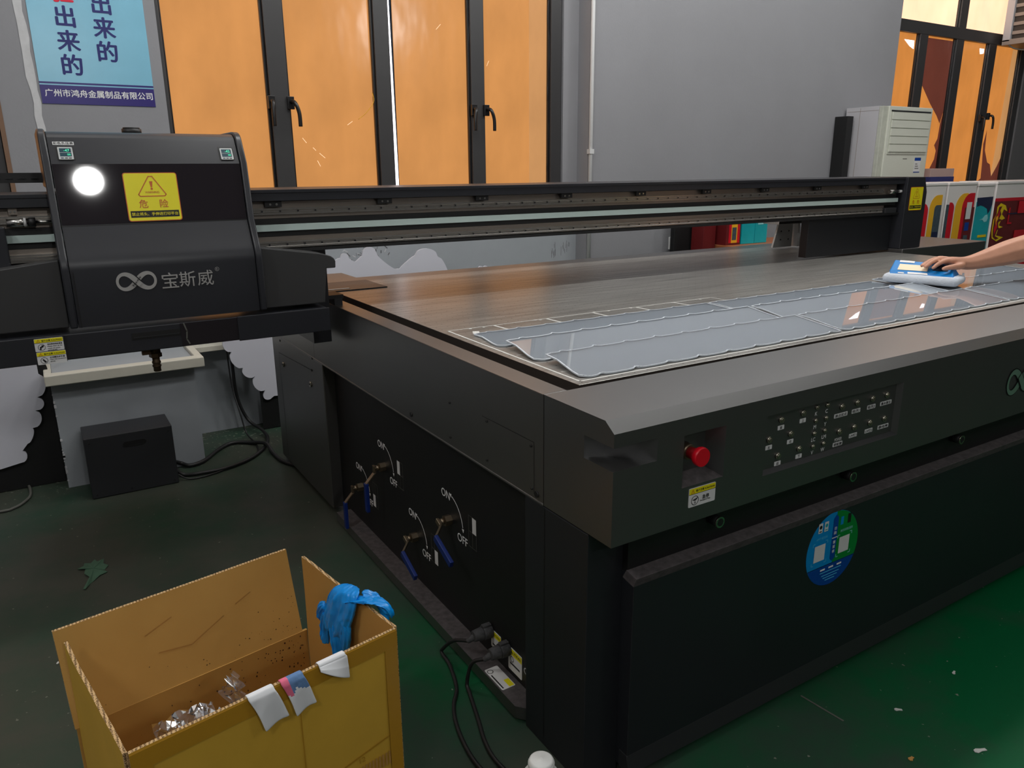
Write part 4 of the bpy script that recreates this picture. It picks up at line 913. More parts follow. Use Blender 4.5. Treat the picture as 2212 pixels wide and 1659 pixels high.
vu = V((0, .038, .065)).normalized(); Ou = V((0, 2.560, 1.427))
def gauge(x, word):
    n = UX.cross(vu); b = B(); b.plate(Ou, UX, vu, x - .023, .012, x + .023, .057, .0006, 'black_deep', r=.001); b.plate(Ou, UX, vu, x - .0185, .012, x + .0185, .051, .004, 'gauge_grey', r=.002)
    O3 = Ou + n * .0043; O4 = Ou + n * .0047
    b.rect(O3, UX, vu, x - .0145, .021, x + .0145, .047, 'gauge_screen'); b.text(O4, UX, vu, word, x + .003, .040, 'gauge_green', h=.008); b.text(O4, UX, vu, '00', x + .008, .027, 'gauge_green', h=.006); b.rect(O4, UX, vu, x - .0145, .0325, x + .0145, .0335, 'gauge_grey')
    for dx in (-.010, .0, .010): b.rect(O3, UX, vu, x + dx - .0035, .0145, x + dx + .0035, .0175, 'print_navy' if dx < 0 else 'dark_metal')
    b.build('pressure_gauge', CA)
gauge(.106, '-47'); gauge(.545, '-42')
b = B(); b.plate(Ou, UX, vu, .078, .060, .131, .0705, .0005, 'label_white', r=.001); b.text(Ou + UX.cross(vu) * .0009, UX, vu, '彩色负压表', .1045, .0653, 'black_print', w=.05, h=.0085, bold=.02); b.build('gauge_label', CA)
emblem(CA, (0, 2.4799, 0), UX, UZ, .232, 1.094, .102, 'logo_silver', .002, word='Pros-view')
b = B()
for ch, x in (('宝', .323), ('斯', .372), ('威', .424)): b.text(*F(2.4799), ch, x, 1.089, 'logo_silver', h=.046, w=.046, bold=.004, depth=.002)
b.build('brand_lettering', CA)
b = B(); b.ring(*F(2.4790), .4605, 1.113, .0062, .001, 'logo_silver'); b.text(*F(2.4790), 'R', .4605, 1.113, 'logo_silver', h=.0065); b.build('registered_mark', CA)
b = B(); b.cyl((.30, 2.72, 1.516), (.30, 2.72, 1.532), .028, 'rubber'); b.cyl((.30, 2.72, 1.532), (.30, 2.72, 1.536), .024, 'rubber'); b.build('top_cap', CA)
# --- side covers and the station beam under the carriage
rp = [(.601, .972), (.801, .972), (.813, 1.087), (.846, 1.087), (.847, 1.110), (.842, 1.119), (.832, 1.127), (.812, 1.134), (.790, 1.139), (.601, 1.168)]
b = B(); b.ext([(p[0], 2.50, p[1]) for p in rp], (0, .10, 0), 'cover_black'); b.ext([(.601, 2.60, .972), (.80, 2.60, .972), (.80, 2.60, 1.13), (.601, 2.60, 1.13)], (0, .30, 0), 'cover_black'); b.build('side_cover', PR, bevel=.003)
b = B(); b.ext([(-.55, 2.50, .972), (.043, 2.50, .972), (.043, 2.50, 1.166), (-.098, 2.50, 1.149), (-.55, 2.50, 1.09)], (0, .058, 0), 'cover_black'); b.ext([(-.55, 2.558, .972), (.043, 2.558, .972), (.043, 2.558, 1.13), (-.55, 2.558, 1.11)], (0, .30, 0), 'cover_black')
lc = b.build('side_cover', PR, bevel=.003)
b = B(); b.line(V((0, 2.522, 1.1625)), UX, UY, [(-.075, -.012), (.0, .010)], .003, 'cable_grey'); b.build('scuff', lc)
SB = bpy.data.objects.new('station_beam', None); COL.objects.link(SB); attach(SB, PR, (.1, 2.6, .88))
b = B(); b.box(-.60, 2.480, .882, .803, 2.72, .957, 'carriage_black'); b.build('beam_body', SB, bevel=.003)
b = B(); b.box(-.60, 2.474, .880, .024, 2.4805, .958, 'carriage_black'); b.build('end_plate', SB, bevel=.002)
b = B(); b.box(.504, 2.474, .880, .805, 2.4805, .959, 'carriage_black'); b.build('end_plate', SB, bevel=.002)
b = B(); b.box(.198, 2.4785, .920, .333, 2.4802, .940, 'black_deep'); b.box(.203, 2.4775, .9245, .330, 2.479, .927, 'dark_metal'); b.build('slot', SB)
b = B(); b.box(.334, 2.4785, .884, .504, 2.4802, .955, 'smoked_panel'); b.line(*F(2.4783), [(.345, .955), (.352, .93), (.349, .905), (.356, .89)], .004, 'cable_grey'); b.build('gloss_panel', SB)
caution(SB, (0, 2.4739, 0), UX, UZ, -.050, .9165, .021, .953, ['请定期清理废墨盒', 'Please clean up the', 'waste ink bottle', 'periodically'], 3, 'bottle')
caution(SB, (0, 2.4739, 0), UX, UZ, -.0495, .8785, .0225, .9145, ['必须戴防护手套', 'Must wear protective', 'gloves'], 3, 'glove')
b = B(); b.cyl((.262, 2.55, .882), (.262, 2.55, .858), .016, 'brass'); b.cyl((.262, 2.55, .858), (.262, 2.55, .846), .019, 'brass', n=6, smooth=False); b.cyl((.262, 2.55, .846), (.262, 2.55, .800), .011, 'brass'); b.cyl((.262, 2.55, .826), (.262, 2.55, .832), .013, 'brass'); b.cyl((.262, 2.55, .815), (.262, 2.55, .820), .013, 'brass'); b.cyl((.262, 2.55, .862), (.235, 2.53, .866), .007, 'brass'); b.box(.222, 2.515, .862, .246, 2.535, .880, 'brass'); b.build('drain_valve', SB)
# ================================================================ acrylic sheets on the bed
SH_L, SH_D = .962, .188
def sheet_outline():
    pts = []
    # front edge, left to right, scalloped with small cusps
    n = 9; pitch = .108
    xs = [i * SH_L / 120 for i in range(121)]
    def bump(x):
        d = min(abs(x - (k * pitch + .06)) for k in range(n)); return .013 * math.exp(-d / .009)
    for x in xs:
        z = bump(x) if .03 < x < SH_L - .02 else 0
        if x < .03: z = .02 * (1 - x / .03) ** 2
        pts.append((x, z))
    pts += [(SH_L + .004, .03), (SH_L + .010, .09), (SH_L + .018, .15), (SH_L + .022, SH_D - .002)]
    for x in reversed(xs):
        if x > .02: pts.append((x + .012, SH_D - .0015 + (bump(x) - .002 if .05 < x < SH_L - .05 else 0)))
    pts += [(.018, SH_D - .004), (.020, SH_D - .05), (.010, SH_D - .10), (.002, SH_D - .14)]
    return pts
b = B(); po = sheet_outline()
b.ext([(p[0], p[1], .9302) for p in po], (0, 0, -.0042), 'acrylic', side='edge_frost')
# bright worn rim all round
Tq = TOP(.9304)
b.line(*Tq, po + [po[0]], .0042, 'edge_frost')
sh0 = b.build('acrylic_sheet')
SG = 'clear acrylic sheets laid out on the printer bed'
o0 = WORLD[sh0.name].copy()
rown = ['front', 'middle', 'back']; coln = ['left', 'centre', 'right']
first = True
for r, y in enumerate((1.372, 1.566, 1.760)):
    for c, x in enumerate((1.046, 2.026, 3.006)):
        o = sh0 if first else dup(sh0, (0, 0, 0))
        first = False
        tl = 5.2 if (r < 2 and c < 2) or (r == 0) else 2.4 if c == 2 else 0.0   # shingled rows lift at the back
        o.rotation_euler = (math.radians(tl), 0, 0); o.location = (o0.x + x, o0.y + y, o0.z + .0955 * math.sin(math.radians(tl)))
        o.location.x += random.uniform(-.004, .004)
        tag(o, {('front', 'left'): 'clear scalloped acrylic sheet nearest the front left corner of the bed', ('middle', 'left'): 'clear scalloped sheet at bed left end, middle row, mirroring the orange window', ('back', 'left'): 'clear scalloped sheet at bed left end, back row beside the bare metal',
            ('front', 'centre'): 'clear scalloped sheet in the front row, halfway along the bed', ('middle', 'centre'): 'clear scalloped sheet in the middle row, halfway along the bed', ('back', 'centre'): 'clear scalloped sheet in the back row, halfway along the bed',
            ('front', 'right'): 'clear scalloped sheet in the front row at the far right end', ('middle', 'right'): 'clear scalloped sheet in the middle row at the far right end', ('back', 'right'): 'clear scalloped sheet lying under the blue wiping pad'}[(rown[r], coln[c])], 'acrylic sheet', SG)

# ================================================================ cardboard box with things hung on it
FLc, FRc, RBc, LBc = V((0.0, 1.193, 0)), V((.503, 1.284, 0)), V((.430, 1.679, 0)), V((-.069, 1.591, 0)); HB = .5
BX = thing('cardboard_box', 'open brown cardboard box standing on the floor in front of the printer', 'box', (.22, 1.44, 0))
def wallpanel(name, a, c, z0, z1, out, inn, th=.007, lean0=0.0, lean1=0.0, edge=True, nseg=20, wob=.002):
    d = (c - a).normalized(); n = V((d.y, -d.x, 0))                   # outward
    b = B()
    nz = 10
    def P(i, j, o): 
        t, s = i / nseg, j / nz
        p = a.lerp(c, t); z = z0 + (z1 - z0) * s
        w = wob * noise.noise(V((p.x * 7, p.y * 7, z * 6 + len(name))))
        return p + n * (o + w + lean0 + (lean1 - lean0) * s) + V((0, 0, z))
    grid(b, [[P(i, j, th) for i in range(nseg + 1)] for j in range(nz + 1)], out)
    grid(b, [[P(i, j, 0) for i in range(nseg, -1, -1)] for j in range(nz + 1)], inn)
    E_ = 'cardboard_edge' if edge else out
    grid(b, [[P(i, nz, 0) for i in range(nseg + 1)], [P(i, nz, th) for i in range(nseg + 1)]], E_, smooth=False)
    grid(b, [[P(i, 0, th) for i in range(nseg + 1)], [P(i, 0, 0) for i in range(nseg + 1)]], out, smooth=False)
    for i in (0, nseg): grid(b, [[P(i, j, 0) for j in range(nz + 1)], [P(i, j, th) for j in range(nz + 1)]], E_, smooth=False)
    return b, d, n
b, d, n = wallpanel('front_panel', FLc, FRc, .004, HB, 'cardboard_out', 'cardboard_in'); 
Lf = (FRc - FLc).length; Of = FLc + n * .0095
b.line(Of, d, UZ, [(.292, .49), (.292, .02)], .0018, 'tape_brown'); b.line(Of, d, UZ, [(.36, .240), (Lf - .005, .262)], .003, 'tape_brown'); b.line(Of, d, UZ, [(.05, .232), (.36, .240)], .0025, 'tape_brown')
front = b.build('front_panel', BX)
b = B(); O1 = FLc + n * .0098
for (x0, z0, x1, z1) in ((.0, .462, Lf, HB - .002), (.0, .03, .032, .462), (Lf - .030, .03, Lf - .001, .462)):
    b.plate(O1, d, UZ, x0, z0, x1, z1, .0003, 'tape_brown', r=.0008)
b.build('packing_tape', front)
b = B()
for k in range(9): b.rect(O1 + n * .0006, d, UZ, Lf - .10 + k * .008, .190, Lf - .096 + k * .008, .222, 'cardboard')
b.text(O1 + n * .0006, d, UZ, '12', Lf - .098, .238, 'tape_brown', h=.012); b.build('printed_mark', front)
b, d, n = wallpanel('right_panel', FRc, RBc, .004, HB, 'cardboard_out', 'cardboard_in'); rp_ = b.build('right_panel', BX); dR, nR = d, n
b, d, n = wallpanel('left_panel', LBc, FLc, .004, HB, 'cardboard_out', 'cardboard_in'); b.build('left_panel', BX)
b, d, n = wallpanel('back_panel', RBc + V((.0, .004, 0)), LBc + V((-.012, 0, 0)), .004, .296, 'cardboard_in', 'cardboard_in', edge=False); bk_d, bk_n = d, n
random.seed(9)
for k in range(95):
    x_ = min(random.expovariate(1 / .13) + .01, .48); z_ = .29 - abs(random.gauss(0, .085)); r_ = random.uniform(.0007, .0022)
    b.disc(RBc + V((0, .004, 0)) - n * .004, d, UZ, x_, z_, r_, 'speck', n=7, ry=r_ * random.uniform(.6, 1.8))
bk = b.build('back_panel', BX)
b, d, n = wallpanel('back_flap', RBc + V((-.012, .004, 0)), LBc + V((-.015, 0, 0)), .296, .502, 'cardboard_out', 'cardboard_in', lean0=.0, lean1=.050); 
Ob = RBc + n * (-.0035); 
for (x0, z0, x1, z1) in ((.19, .41, .27, .375), (.27, .375, .34, .385), (.12, .44, .16, .425), (.30, .45, .36, .43)):
    k0 = (z0 - .296) / .206 * .05; k1 = (z1 - .296) / .206 * .05
    p0 = Ob + d * x0 + n * k0 + UZ * z0; p1 = Ob + d * x1 + n * k1 + UZ * z1; w = V((0, 0, .0016))
    b.face([p0 - w, p1 - w, p1 + w, p0 + w], 'cardboard')
for k in range(30):
    x_ = min(random.expovariate(1 / .12) + .01, .48); z_ = .30 + abs(random.gauss(0, .05)); r_ = random.uniform(.0007, .0016)
    b.disc(RBc + V((-.012, .004, 0)) + n * ((z_ - .296) / .206 * .05 - .0045), d, UZ, x_, z_, r_, 'speck', n=7)
b.build('back_flap', bk)
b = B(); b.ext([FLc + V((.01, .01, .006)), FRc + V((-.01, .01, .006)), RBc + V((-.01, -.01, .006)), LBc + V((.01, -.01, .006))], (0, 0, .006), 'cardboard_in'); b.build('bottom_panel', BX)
# loose flap of torn tape hanging on the left side
b = B(); rows = []
for i in range(9):
    t = i / 8; p = LBc.lerp(FLc, .14 + .22 * t); rows.append([p + V((-.012 - .028 * math.sin(t * 3) - .01 * (k % 2), 0, .20 - .03 * k + .015 * math.sin(5 * t + k))) for k in range(6)])
grid(b, rows, 'cardboard'); o = b.build('torn_tape', BX); sm = o.modifiers.new('solid', 'SOLIDIFY'); sm.thickness = .001

# crumpled clear film in the box
b = B(); random.seed(21)
for (cx, cy, cz, sx, sz, rz) in ((.105, 1.315, .395, .055, .045, .25), (.16, 1.34, .37, .05, .03, -.5), (.205, 1.36, .395, .022, .055, .6)):
    rows = []
    for i in range(13):
        row = []
        for j in range(13):
            u, v = i / 12 - .5, j / 12 - .5
            nz = noise.noise(V((u * 5 + cx * 40, v * 5, cz * 10))) * .03 + noise.noise(V((u * 12 + cx * 40, v * 12, 3))) * .012
            x, y = u * 2 * sx, nz + v * .05
            row.append((cx + x * math.cos(rz) - y * math.sin(rz), cy + x * math.sin(rz) + y * math.cos(rz), cz + v * 2 * sz * (1 - .5 * abs(u)) + noise.noise(V((u * 8, cx * 30, v * 3))) * .02))
        rows.append(row)
    grid(b, rows, 'clear_film', smooth=False)
b.box(.03, 1.27, .013, .26, 1.42, .06, 'clear_film')
rows = [[(.08 + .12 * i / 6, 1.33 + .01 * math.sin(i), .06 + .30 * j / 6) for j in range(7)] for i in range(7)]
grid(b, [[(p[0] + .02 * noise.noise(V(p) * 9), p[1] + .03 * noise.noise(V(p) * 7), p[2]) for p in r] for r in rows], 'clear_film', smooth=False)
tag(b.build('plastic_wrap'), 'crumpled clear plastic film inside the cardboard box', 'plastic film')

# white wipes folded over the front rim
dF = (FRc - FLc).normalized(); nF = V((dF.y, -dF.x, 0))
def wipe(x0, w, lout, skew, label, stain=False, fold=False):
    b = B(); rows = []; n_u, n_v = 10, 26
    path = [(-.012, HB - .030), (-.008, HB - .006), (-.002, HB + .004), (.008, HB + .0045), (.0135, HB - .003), (.016, HB - .02), (.017, HB - lout * .5), (.018, HB - lout)]
    for j in range(n_v + 1):
        s = j / n_v * (len(path) - 1); k = min(int(s), len(path) - 2); t = s - k
        o_ = path[k][0] + (path[k + 1][0] - path[k][0]) * t; z = path[k][1] + (path[k + 1][1] - path[k][1]) * t
        drop = max(0, HB - z) if j > n_v * .45 else 0; row = []
        for i in range(n_u + 1):
            u = i / n_u
            ww = w if not fold else w * (1 - .0 * u)
            xx = x0 + ww * u + skew * drop + .002 * math.sin(7 * u + 3 * drop * 20)
            zz = z - (drop * .16 * (1 - u) if not fold else 0)
            oo = o_ + .004 * math.sin(u * 6 + j * .3) * (drop * 14) + .002
            if fold and drop > 0:
                sh = .060 * (1 - u) ** 1.3; zz = z + drop * (1 - u) * .85; xx = x0 + w * (.0 + u) + .004 * u
                oo = o_ + .012 * math.sin(u * PI) * drop * 14
            row.append(FLc + dF * xx + nF * (oo + .002) + UZ * zz)
        rows.append(row)
    def mf(j, i):
        if not stain: return 'cloth_white'
        u = i / n_u; s = j / n_v
        if s < .70 + .05 * math.sin(u * 9): return 'cloth_pink_stain' if u < .28 else 'cloth_blue_stain'
        return 'cloth_white'
    grid(b, rows, 'cloth_white', mfun=mf)
    o = b.build('cloth_wipe'); sm = o.modifiers.new('solid', 'SOLIDIFY'); sm.thickness = .0022; sm.offset = 0
    sb_ = o.modifiers.new('sub', 'SUBSURF'); sb_.levels = 1; sb_.render_levels = 1
    tag(o, label, 'cloth', 'white wipes hung over the box rim')
wipe(.196, .048, .062, .36, 'plain white wipe hung over the box rim, leftmost of the three')
wipe(.258, .043, .063, .33, 'white wipe with blue and pink ink stains on the box rim', stain=True)
wipe(.334, .056, .050, .05, 'rolled white wipe on the box rim nearest the blue glove', fold=True)

# blue nitrile glove over the right rim
GL = B(); random.seed(4)
def Rp(s, z, o): return FRc + dR * s - nR * o + UZ * z          # s along the rim from the front corner, o into the box
def flat_loft(path, m='glove_blue', n=44, seed=0, wr=.005):
    rings = []
    for i, (s, z, o, w, t, ang) in enumerate(path):
        ring = []
        for k in range(n):
            a = 2 * PI * k / n
            f = 1 + .22 * math.sin(5 * a + seed + i * .35) + .28 * math.sin(11 * a - i * .45 + seed) + .14 * math.sin(19 * a + i * .8 + seed)
            ds, do = w * math.cos(a), t * math.sin(a) * f
            ring.append(Rp(s + ds * math.cos(ang), z + ds * math.sin(ang), o + do + wr * noise.noise(V((s * 90 + ds * 150, z * 45, seed)))))
        rings.append(ring)
    loft(GL, rings, m)
flat_loft([(.180, .513, -.014, .030, .004, -.2), (.178, .511, .004, .050, .008, -.2), (.180, .494, .014, .054, .010, -.12), (.188, .47, .017, .056, .011, -.1), (.200, .445, .018, .057, .013, -.08), (.212, .42, .018, .055, .014, -.05), (.220, .40, .018, .048, .013, 0), (.222, .382, .018, .034, .010, 0)], seed=1)
flat_loft([(.214, .425, .018, .026, .011, 0), (.214, .385, .019, .022, .011, .1), (.214, .35, .019, .018, .010, 0), (.216, .322, .019, .017, .009, 0), (.217, .31, .019, .010, .004, 0)], seed=2)
flat_loft([(.250, .43, .018, .018, .010, -.2), (.262, .40, .019, .016, .009, -.2), (.270, .365, .019, .016, .009, 0), (.272, .345, .019, .015, .009, .2), (.271, .337, .019, .009, .004, .2)], seed=3)
flat_loft([(.172, .46, .019, .020, .009, .2), (.166, .42, .020, .018, .009, .1), (.172, .38, .020, .015, .008, 0), (.182, .352, .019, .010, .006, 0), (.184, .344, .019, .005, .002, 0)], seed=4)
flat_loft([(.258, .445, .019, .014, .008, .8), (.276, .425, .021, .012, .008, .8), (.284, .405, .023, .010, .006, .6), (.282, .390, .023, .005, .002, .6)], seed=5)
flat_loft([(.160, .492, .015, .026, .008, -.4), (.136, .505, .008, .027, .011, -.25), (.108, .514, -.006, .026, .013, -.1), (.084, .516, -.020, .025, .012, .0), (.068, .506, -.028, .022, .009, .2), (.060, .486, -.028, .016, .006, .5)], seed=6)
flat_loft([(.126, .512, -.010, .024, .010, .2), (.098, .512, -.026, .026, .010, .4), (.082, .488, -.029, .022, .007, .6), (.076, .464, -.027, .010, .003, .6)], seed=7)
o = GL.build('nitrile_glove'); sb_ = o.modifiers.new('sub', 'SUBSURF'); sb_.levels = 1; sb_.render_levels = 2
tx = bpy.data.textures.new('wrinkle', 'CLOUDS'); tx.noise_scale = .013; dm = o.modifiers.new('wr', 'DISPLACE'); dm.texture = tx; dm.strength = .007; dm.mid_level = .5; dm.texture_coords = 'LOCAL'
tag(o, 'crumpled blue nitrile glove draped over the box rim', 'glove')

# white bottle in the foreground
BT = thing('white_bottle', 'white plastic bottle with ribbed screw cap at the bottom edge', 'bottle', (.712, 1.052, 0))
b = B(); b.lathe((.712, 1.052, 0), [(.046, 0), (.050, .006), (.050, .17), (.047, .195), (.036, .214), (.026, .222), (.022, .224), (.022, .228)], 'bottle_white'); b.build('bottle_body', BT)
b = B(); b.lathe((.712, 1.052, 0), [(.0255, .2245), (.026, .2265), (.026, .243), (.0245, .2485), (.021, .2505), (.004, .2505), (.003, .2515)], 'bottle_white', n=36)
for k in range(36):
    a = 2 * PI * k / 36; b.box(.712 + .0262 * math.cos(a) - .0008, 1.052 + .0262 * math.sin(a) - .0008, .228, .712 + .0262 * math.cos(a) + .0008, 1.052 + .0262 * math.sin(a) + .0008, .243, 'bottle_white')
b.build('cap', BT)

# black equipment box against the plinth
EQ = thing('equipment_box', 'black metal equipment box with slot handle on the floor below the carriage', 'box', (.22, 3.73, 0))
b = B(); b.box(.040, 3.625, .002, .398, 3.83, .285, 'box_metal'); eb = b.build('casing', EQ, bevel=.003)
b = B(); b.plate((0, 3.6249, 0), UX, UZ, .19, .222, .285, .244, .0015, 'black_deep', r=.0108); b.ring(*F(3.6225), .2, .233, .011, .002, 'dark_metal', a0=180, a1=300, n=8); b.line(*F(3.6225), [(.2, .2235), (.275, .2235)], .003, 'dark_metal'); b.build('handle_slot', EQ)
for (x, z) in ((.06, .02), (.38, .02), (.2, .02), (.06, .262), (.38, .262)):
    b = B(); b.cyl((x, 3.625, z), (x, 3.622, z), .004, 'rubber', n=10); b.build('screw', EQ)
# cables on the floor
def cable(name, pts, r, m, label):
    b = B(); b.tube(pts, r, m, n=8, sub=8); tag(b.build(name), label, 'cable')
cable('power_cable', [(.40, 3.80, .05), (.44, 3.83, .02), (.475, 3.80, .011), (.545, 3.828, .011), (.645, 3.96, .011), (.726, 4.02, .011), (.81, 3.97, .011), (.861, 3.859, .03), (.868, 3.75, .0105), (.880, 3.60, .0105), (.93, 3.50, .0105)], .010, 'rubber', 'thick black cable from the equipment box to the printer foot')
cable('power_cable', [(.40, 3.70, .04), (.43, 3.69, .011), (.494, 3.668, .011), (.623, 3.668, .011), (.749, 3.734, .011), (.855, 3.863, .011), (.905, 4.00, .011), (.90, 4.10, .03), (.86, 4.19, .06), (.826, 4.205, .14), (.806, 4.205, .25), (.80, 4.19, .42), (.79, 4.19, .70)], .009, 'rubber', 'black cable looping from the equipment box up the wall')
cable('thin_cable', [(.40, 3.66, .03), (.45, 3.63, .006), (.56, 3.64, .006), (.70, 3.72, .006), (.80, 3.80, .006), (.83, 3.95, .006), (.815, 4.08, .03), (.80, 4.12, .14), (.785, 4.19, .30), (.78, 4.19, .6)], .004, 'rubber', 'thin black wire running beside the wall cable')
cable('floor_cable', [(-.60, 3.92, .008), (-.45, 4.04, .008), (-.289, 4.06, .008), (-.243, 4.05, .008), (-.206, 3.967, .008), (-.196, 3.836, .008), (-.215, 3.759, .008), (-.258, 3.701, .008), (-.32, 3.69, .008), (-.6, 3.75, .008)], .006, 'cable_grey', 'grey cable curling over the floor at the left edge')
def plug(name, y, z, cpts, label):
    PL = thing(name, label, 'plug', (.92, y, z))
    b = B(); b.cyl((.943, y, z), (.915, y, z), .021, 'dusty_black', n=18); b.cyl((.915, y, z), (.885, y, z), .019, 'dusty_black', r1=.016, n=18); b.box(.915, y - .008, z + .014, .942, y + .008, z + .025, 'dusty_black'); b.cyl((.895, y, z), (.872, y + .012, z - .018), .011, 'dusty_black', r1=.007, n=14); b.build('plug_body', PL, bevel=.002)
    b = B(); b.tube([(.874, y + .011, z - .016)] + cpts, .0055, 'rubber', n=8, sub=8); b.build('cord', PL)
plug('power_plug', 1.655, .125, [(.855, 1.72, .085), (.848, 1.775, .03), (.845, 1.78, .012), (.84, 1.72, .008), (.81, 1.62, .008), (.772, 1.564, .008), (.744, 1.498, .008), (.725, 1.412, .008), (.72, 1.333, .008), (.735, 1.25, .008), (.76, 1.20, .008)], 'black power plug with looping cord, the farther of the two on the printer flank')
plug('power_plug', 1.560, .122, [(.85, 1.60, .085), (.838, 1.61, .02), (.83, 1.58, .008), (.80, 1.48, .008), (.775, 1.40, .008), (.765, 1.33, .008), (.775, 1.25, .008), (.80, 1.19, .008)], 'black power plug with cord, the nearer of the two on the printer flank')

# green leaf and scraps on the floor
b = B(); lp = [(-.045, 2.79), (-.035, 2.83), (-.02, 2.87), (-.035, 2.90), (-.03, 2.94), (-.055, 2.955), (-.035, 2.975), (-.03, 3.0), (-.01, 2.985), (.005, 3.005), (.012, 2.975), (.035, 2.985), (.03, 2.95), (.045, 2.93), (.03, 2.905), (.038, 2.88), (.012, 2.865), (-.005, 2.84), (-.02, 2.825), (-.038, 2.785)]
vs = [(x, y, .004 + .004 * math.sin(x * 60) * math.cos(y * 40)) for x, y in lp]
for i in range(len(vs)): b.face([( -.003, 2.92, .009), vs[i], vs[(i + 1) % len(vs)]], 'leaf_green')
o = b.build('fallen_leaf'); sm = o.modifiers.new('solid', 'SOLIDIFY'); sm.thickness = .001
tag(o, 'small green leaf with a stem lying on the floor behind the cardboard box', 'leaf')
def scrap(x, y, L_, w, rot, label, m='paper_scrap'):
    b = B(); c, s = math.cos(rot), math.sin(rot); pts = []
    for px, py in ((-1, -.3), (-.6, -1), (.2, -.6), (1, -.8), (1.0, .3), (.3, .5), (-.4, 1), (-.9, .6)):
        X, Y = px * L_ / 2, py * w / 2; pts.append((x + c * X - s * Y, y + s * X + c * Y, .003))
    b.ext(pts, (0, 0, -.002), m); tag(b.build('paper_scrap'), label, 'scrap', 'scraps on the floor')
scrap(1.804, .720, .034, .014, -.3, 'white paper scrap on the green floor near the bottom right corner')
scrap(1.772, .915, .020, .010, -.6, 'small grey scrap on the floor, between the printer base and white scrap')
scrap(1.634, .795, .016, .012, .2, 'small brown scrap on the green floor at the bottom edge', 'cardboard')
scrap(2.052, .921, .016, .009, .4, 'tiny pale scrap on the green floor, rightmost of the scraps')
scrap(-.129, 2.369, .030, .008, .9, 'thin white sliver on the grey floor left of the cardboard box')
b = B(); b.ext([(1.598, 1.091, .0015), (1.603, 1.091, .0015), (1.614, .966, .0015), (1.609, .966, .0015)], (0, 0, -.001), 'cable_grey'); tag(b.build('straw_strip'), 'thin pale strip lying on the floor beside the printer base', 'strip')

# ================================================================ cloud cut-out boards by the wall
def cloud(name, pts, y0, th, label, back=None, m='cloud_white'):
    b = B()
    P = []
    n = len(pts)
    for i, (x, z, *r) in enumerate(pts): P.append((x, y0, z))
    b.ext(P, (0, th, 0), m, side=m)
    if back:
        b.ext([(x, y0 + th, z) for x, z in back], (0, .012, 0), 'board_black')
    return tag(b.build(name), label, 'board')
def arcs(anchor):
    pts = []
    for (x0, z0, x1, z1, h) in anchor:
        dx, dz = x1 - x0, z1 - z0; L_ = math.hypot(dx, dz); nx, nz = dz / L_, -dx / L_
        for k in range(10):
            t = k / 10; q = 4 * t * (1 - t) * h; q = h * math.sqrt(max(0, 1 - (2 * t - 1) ** 2)); pts.append((x0 + dx * t - nx * q, z0 + dz * t - nz * q))
    return pts
A1 = arcs([(2.12, .70, 2.12, .705, 0), (2.12, .705, 2.05, .90, -.03), (2.05, .90, 1.90, .915, -.045), (1.90, .915, 1.80, .845, -.005), (1.80, .845, 1.775, .845, 0), (1.775, .845, 1.66, .94, .01), (1.66, .94, 1.57, .935, -.045), (1.57, .935, 1.53, .905, 0), (1.53, .905, 1.49, .93, .005), (1.49, .93, 1.44, .93, -.025), (1.44, .93, 1.36, .87, -.01), (1.36, .87, 1.20, .86, -.05), (1.20, .86, 1.05, .75, -.04), (1.05, .75, .90, .68, -.05), (.90, .68, .78, .55, -.03), (.78, .55, .80, .47, -.03), (.80, .47, .85, .375, -.03), (.85, .375, .91, .32, -.03), (.91, .32, .955, .23, -.035), (.955, .23, 1.00, .19, -.04), (1.00, .19, 1.06, .19, 0)])
cloud('cloud_board', [(2.12, .19)] + A1, 4.165, .012, 'white cloud-shaped cut-out board standing behind the printer bed by the wall', back=[(.93, .004), (2.1, .004), (2.1, .7), (1.0, .7), (.90, .45), (.86, .38), (.93, .30)])  # black back sheet stands for the shadow behind the cut-out
A2 = arcs([(2.42, .80, 2.385, .80, -.016), (2.385, .80, 2.35, .80, -.016)])
cloud('cloud_board', [(2.44, .02), (2.44, .78)] + A2 + [(2.33, .78), (2.33, .02)], 4.20, .012, 'small white cut-out board with two bumps peeking above the bed edge')
A3 = arcs([(-.085, .53, -.105, .425, .03), (-.105, .425, -.122, .365, .030), (-.122, .365, -.145, .285, .030), (-.145, .285, -.175, .215, .012), (-.175, .215, -.200, .185, 0), (-.200, .185, -.215, .130, .022), (-.215, .130, -.30, .115, 0)])
cloud('cloud_board', [(-.9, .10), (-.9, .88), (-.10, .88), (-.085, .56)] + A3, 3.93, .012, 'white cloud-shaped cut-out board at the left edge beside the plinth', back=[(-.9, .004), (-.05, .004), (-.047, .30), (-.047, .55), (-.11, .86), (-.9, .86)])

# ================================================================ things beyond the printer on the right
AC = thing('air_conditioner', 'tall white floor-standing air conditioner against the grey pier', 'air conditioner', (6.17, 4.0, 0))
b = B(); b.box(5.83, 3.87, 0, 6.52, 4.16, 1.868, 'ac_side'); b.box(5.83, 4.03, 0, 5.8285, 4.034, 1.86, 'vent_grey'); b.box(5.8285, 3.87, 1.835, 5.83, 4.15, 1.838, 'vent_grey'); b.build('cabinet', AC, bevel=.006)
b = B(); b.box(5.832, 3.835, 0, 5.90, 3.87, 1.866, 'ac_vent'); b.box(5.90, 3.825, 0, 6.50, 3.87, 1.868, 'ac_white'); b.box(6.50, 3.835, 0, 6.52, 3.87, 1.866, 'ac_vent'); b.build('front_panel', AC, bevel=.004)
b = B(); b.box(5.93, 3.820, 1.50, 6.47, 3.826, 1.835, 'ac_vent'); b.box(5.93, 3.818, 1.826, 6.47, 3.826, 1.838, 'dark_metal')
for k in range(5): b.box(5.94, 3.814, 1.52 + k * .062, 6.46, 3.822, 1.575 + k * .062, 'ac_white')
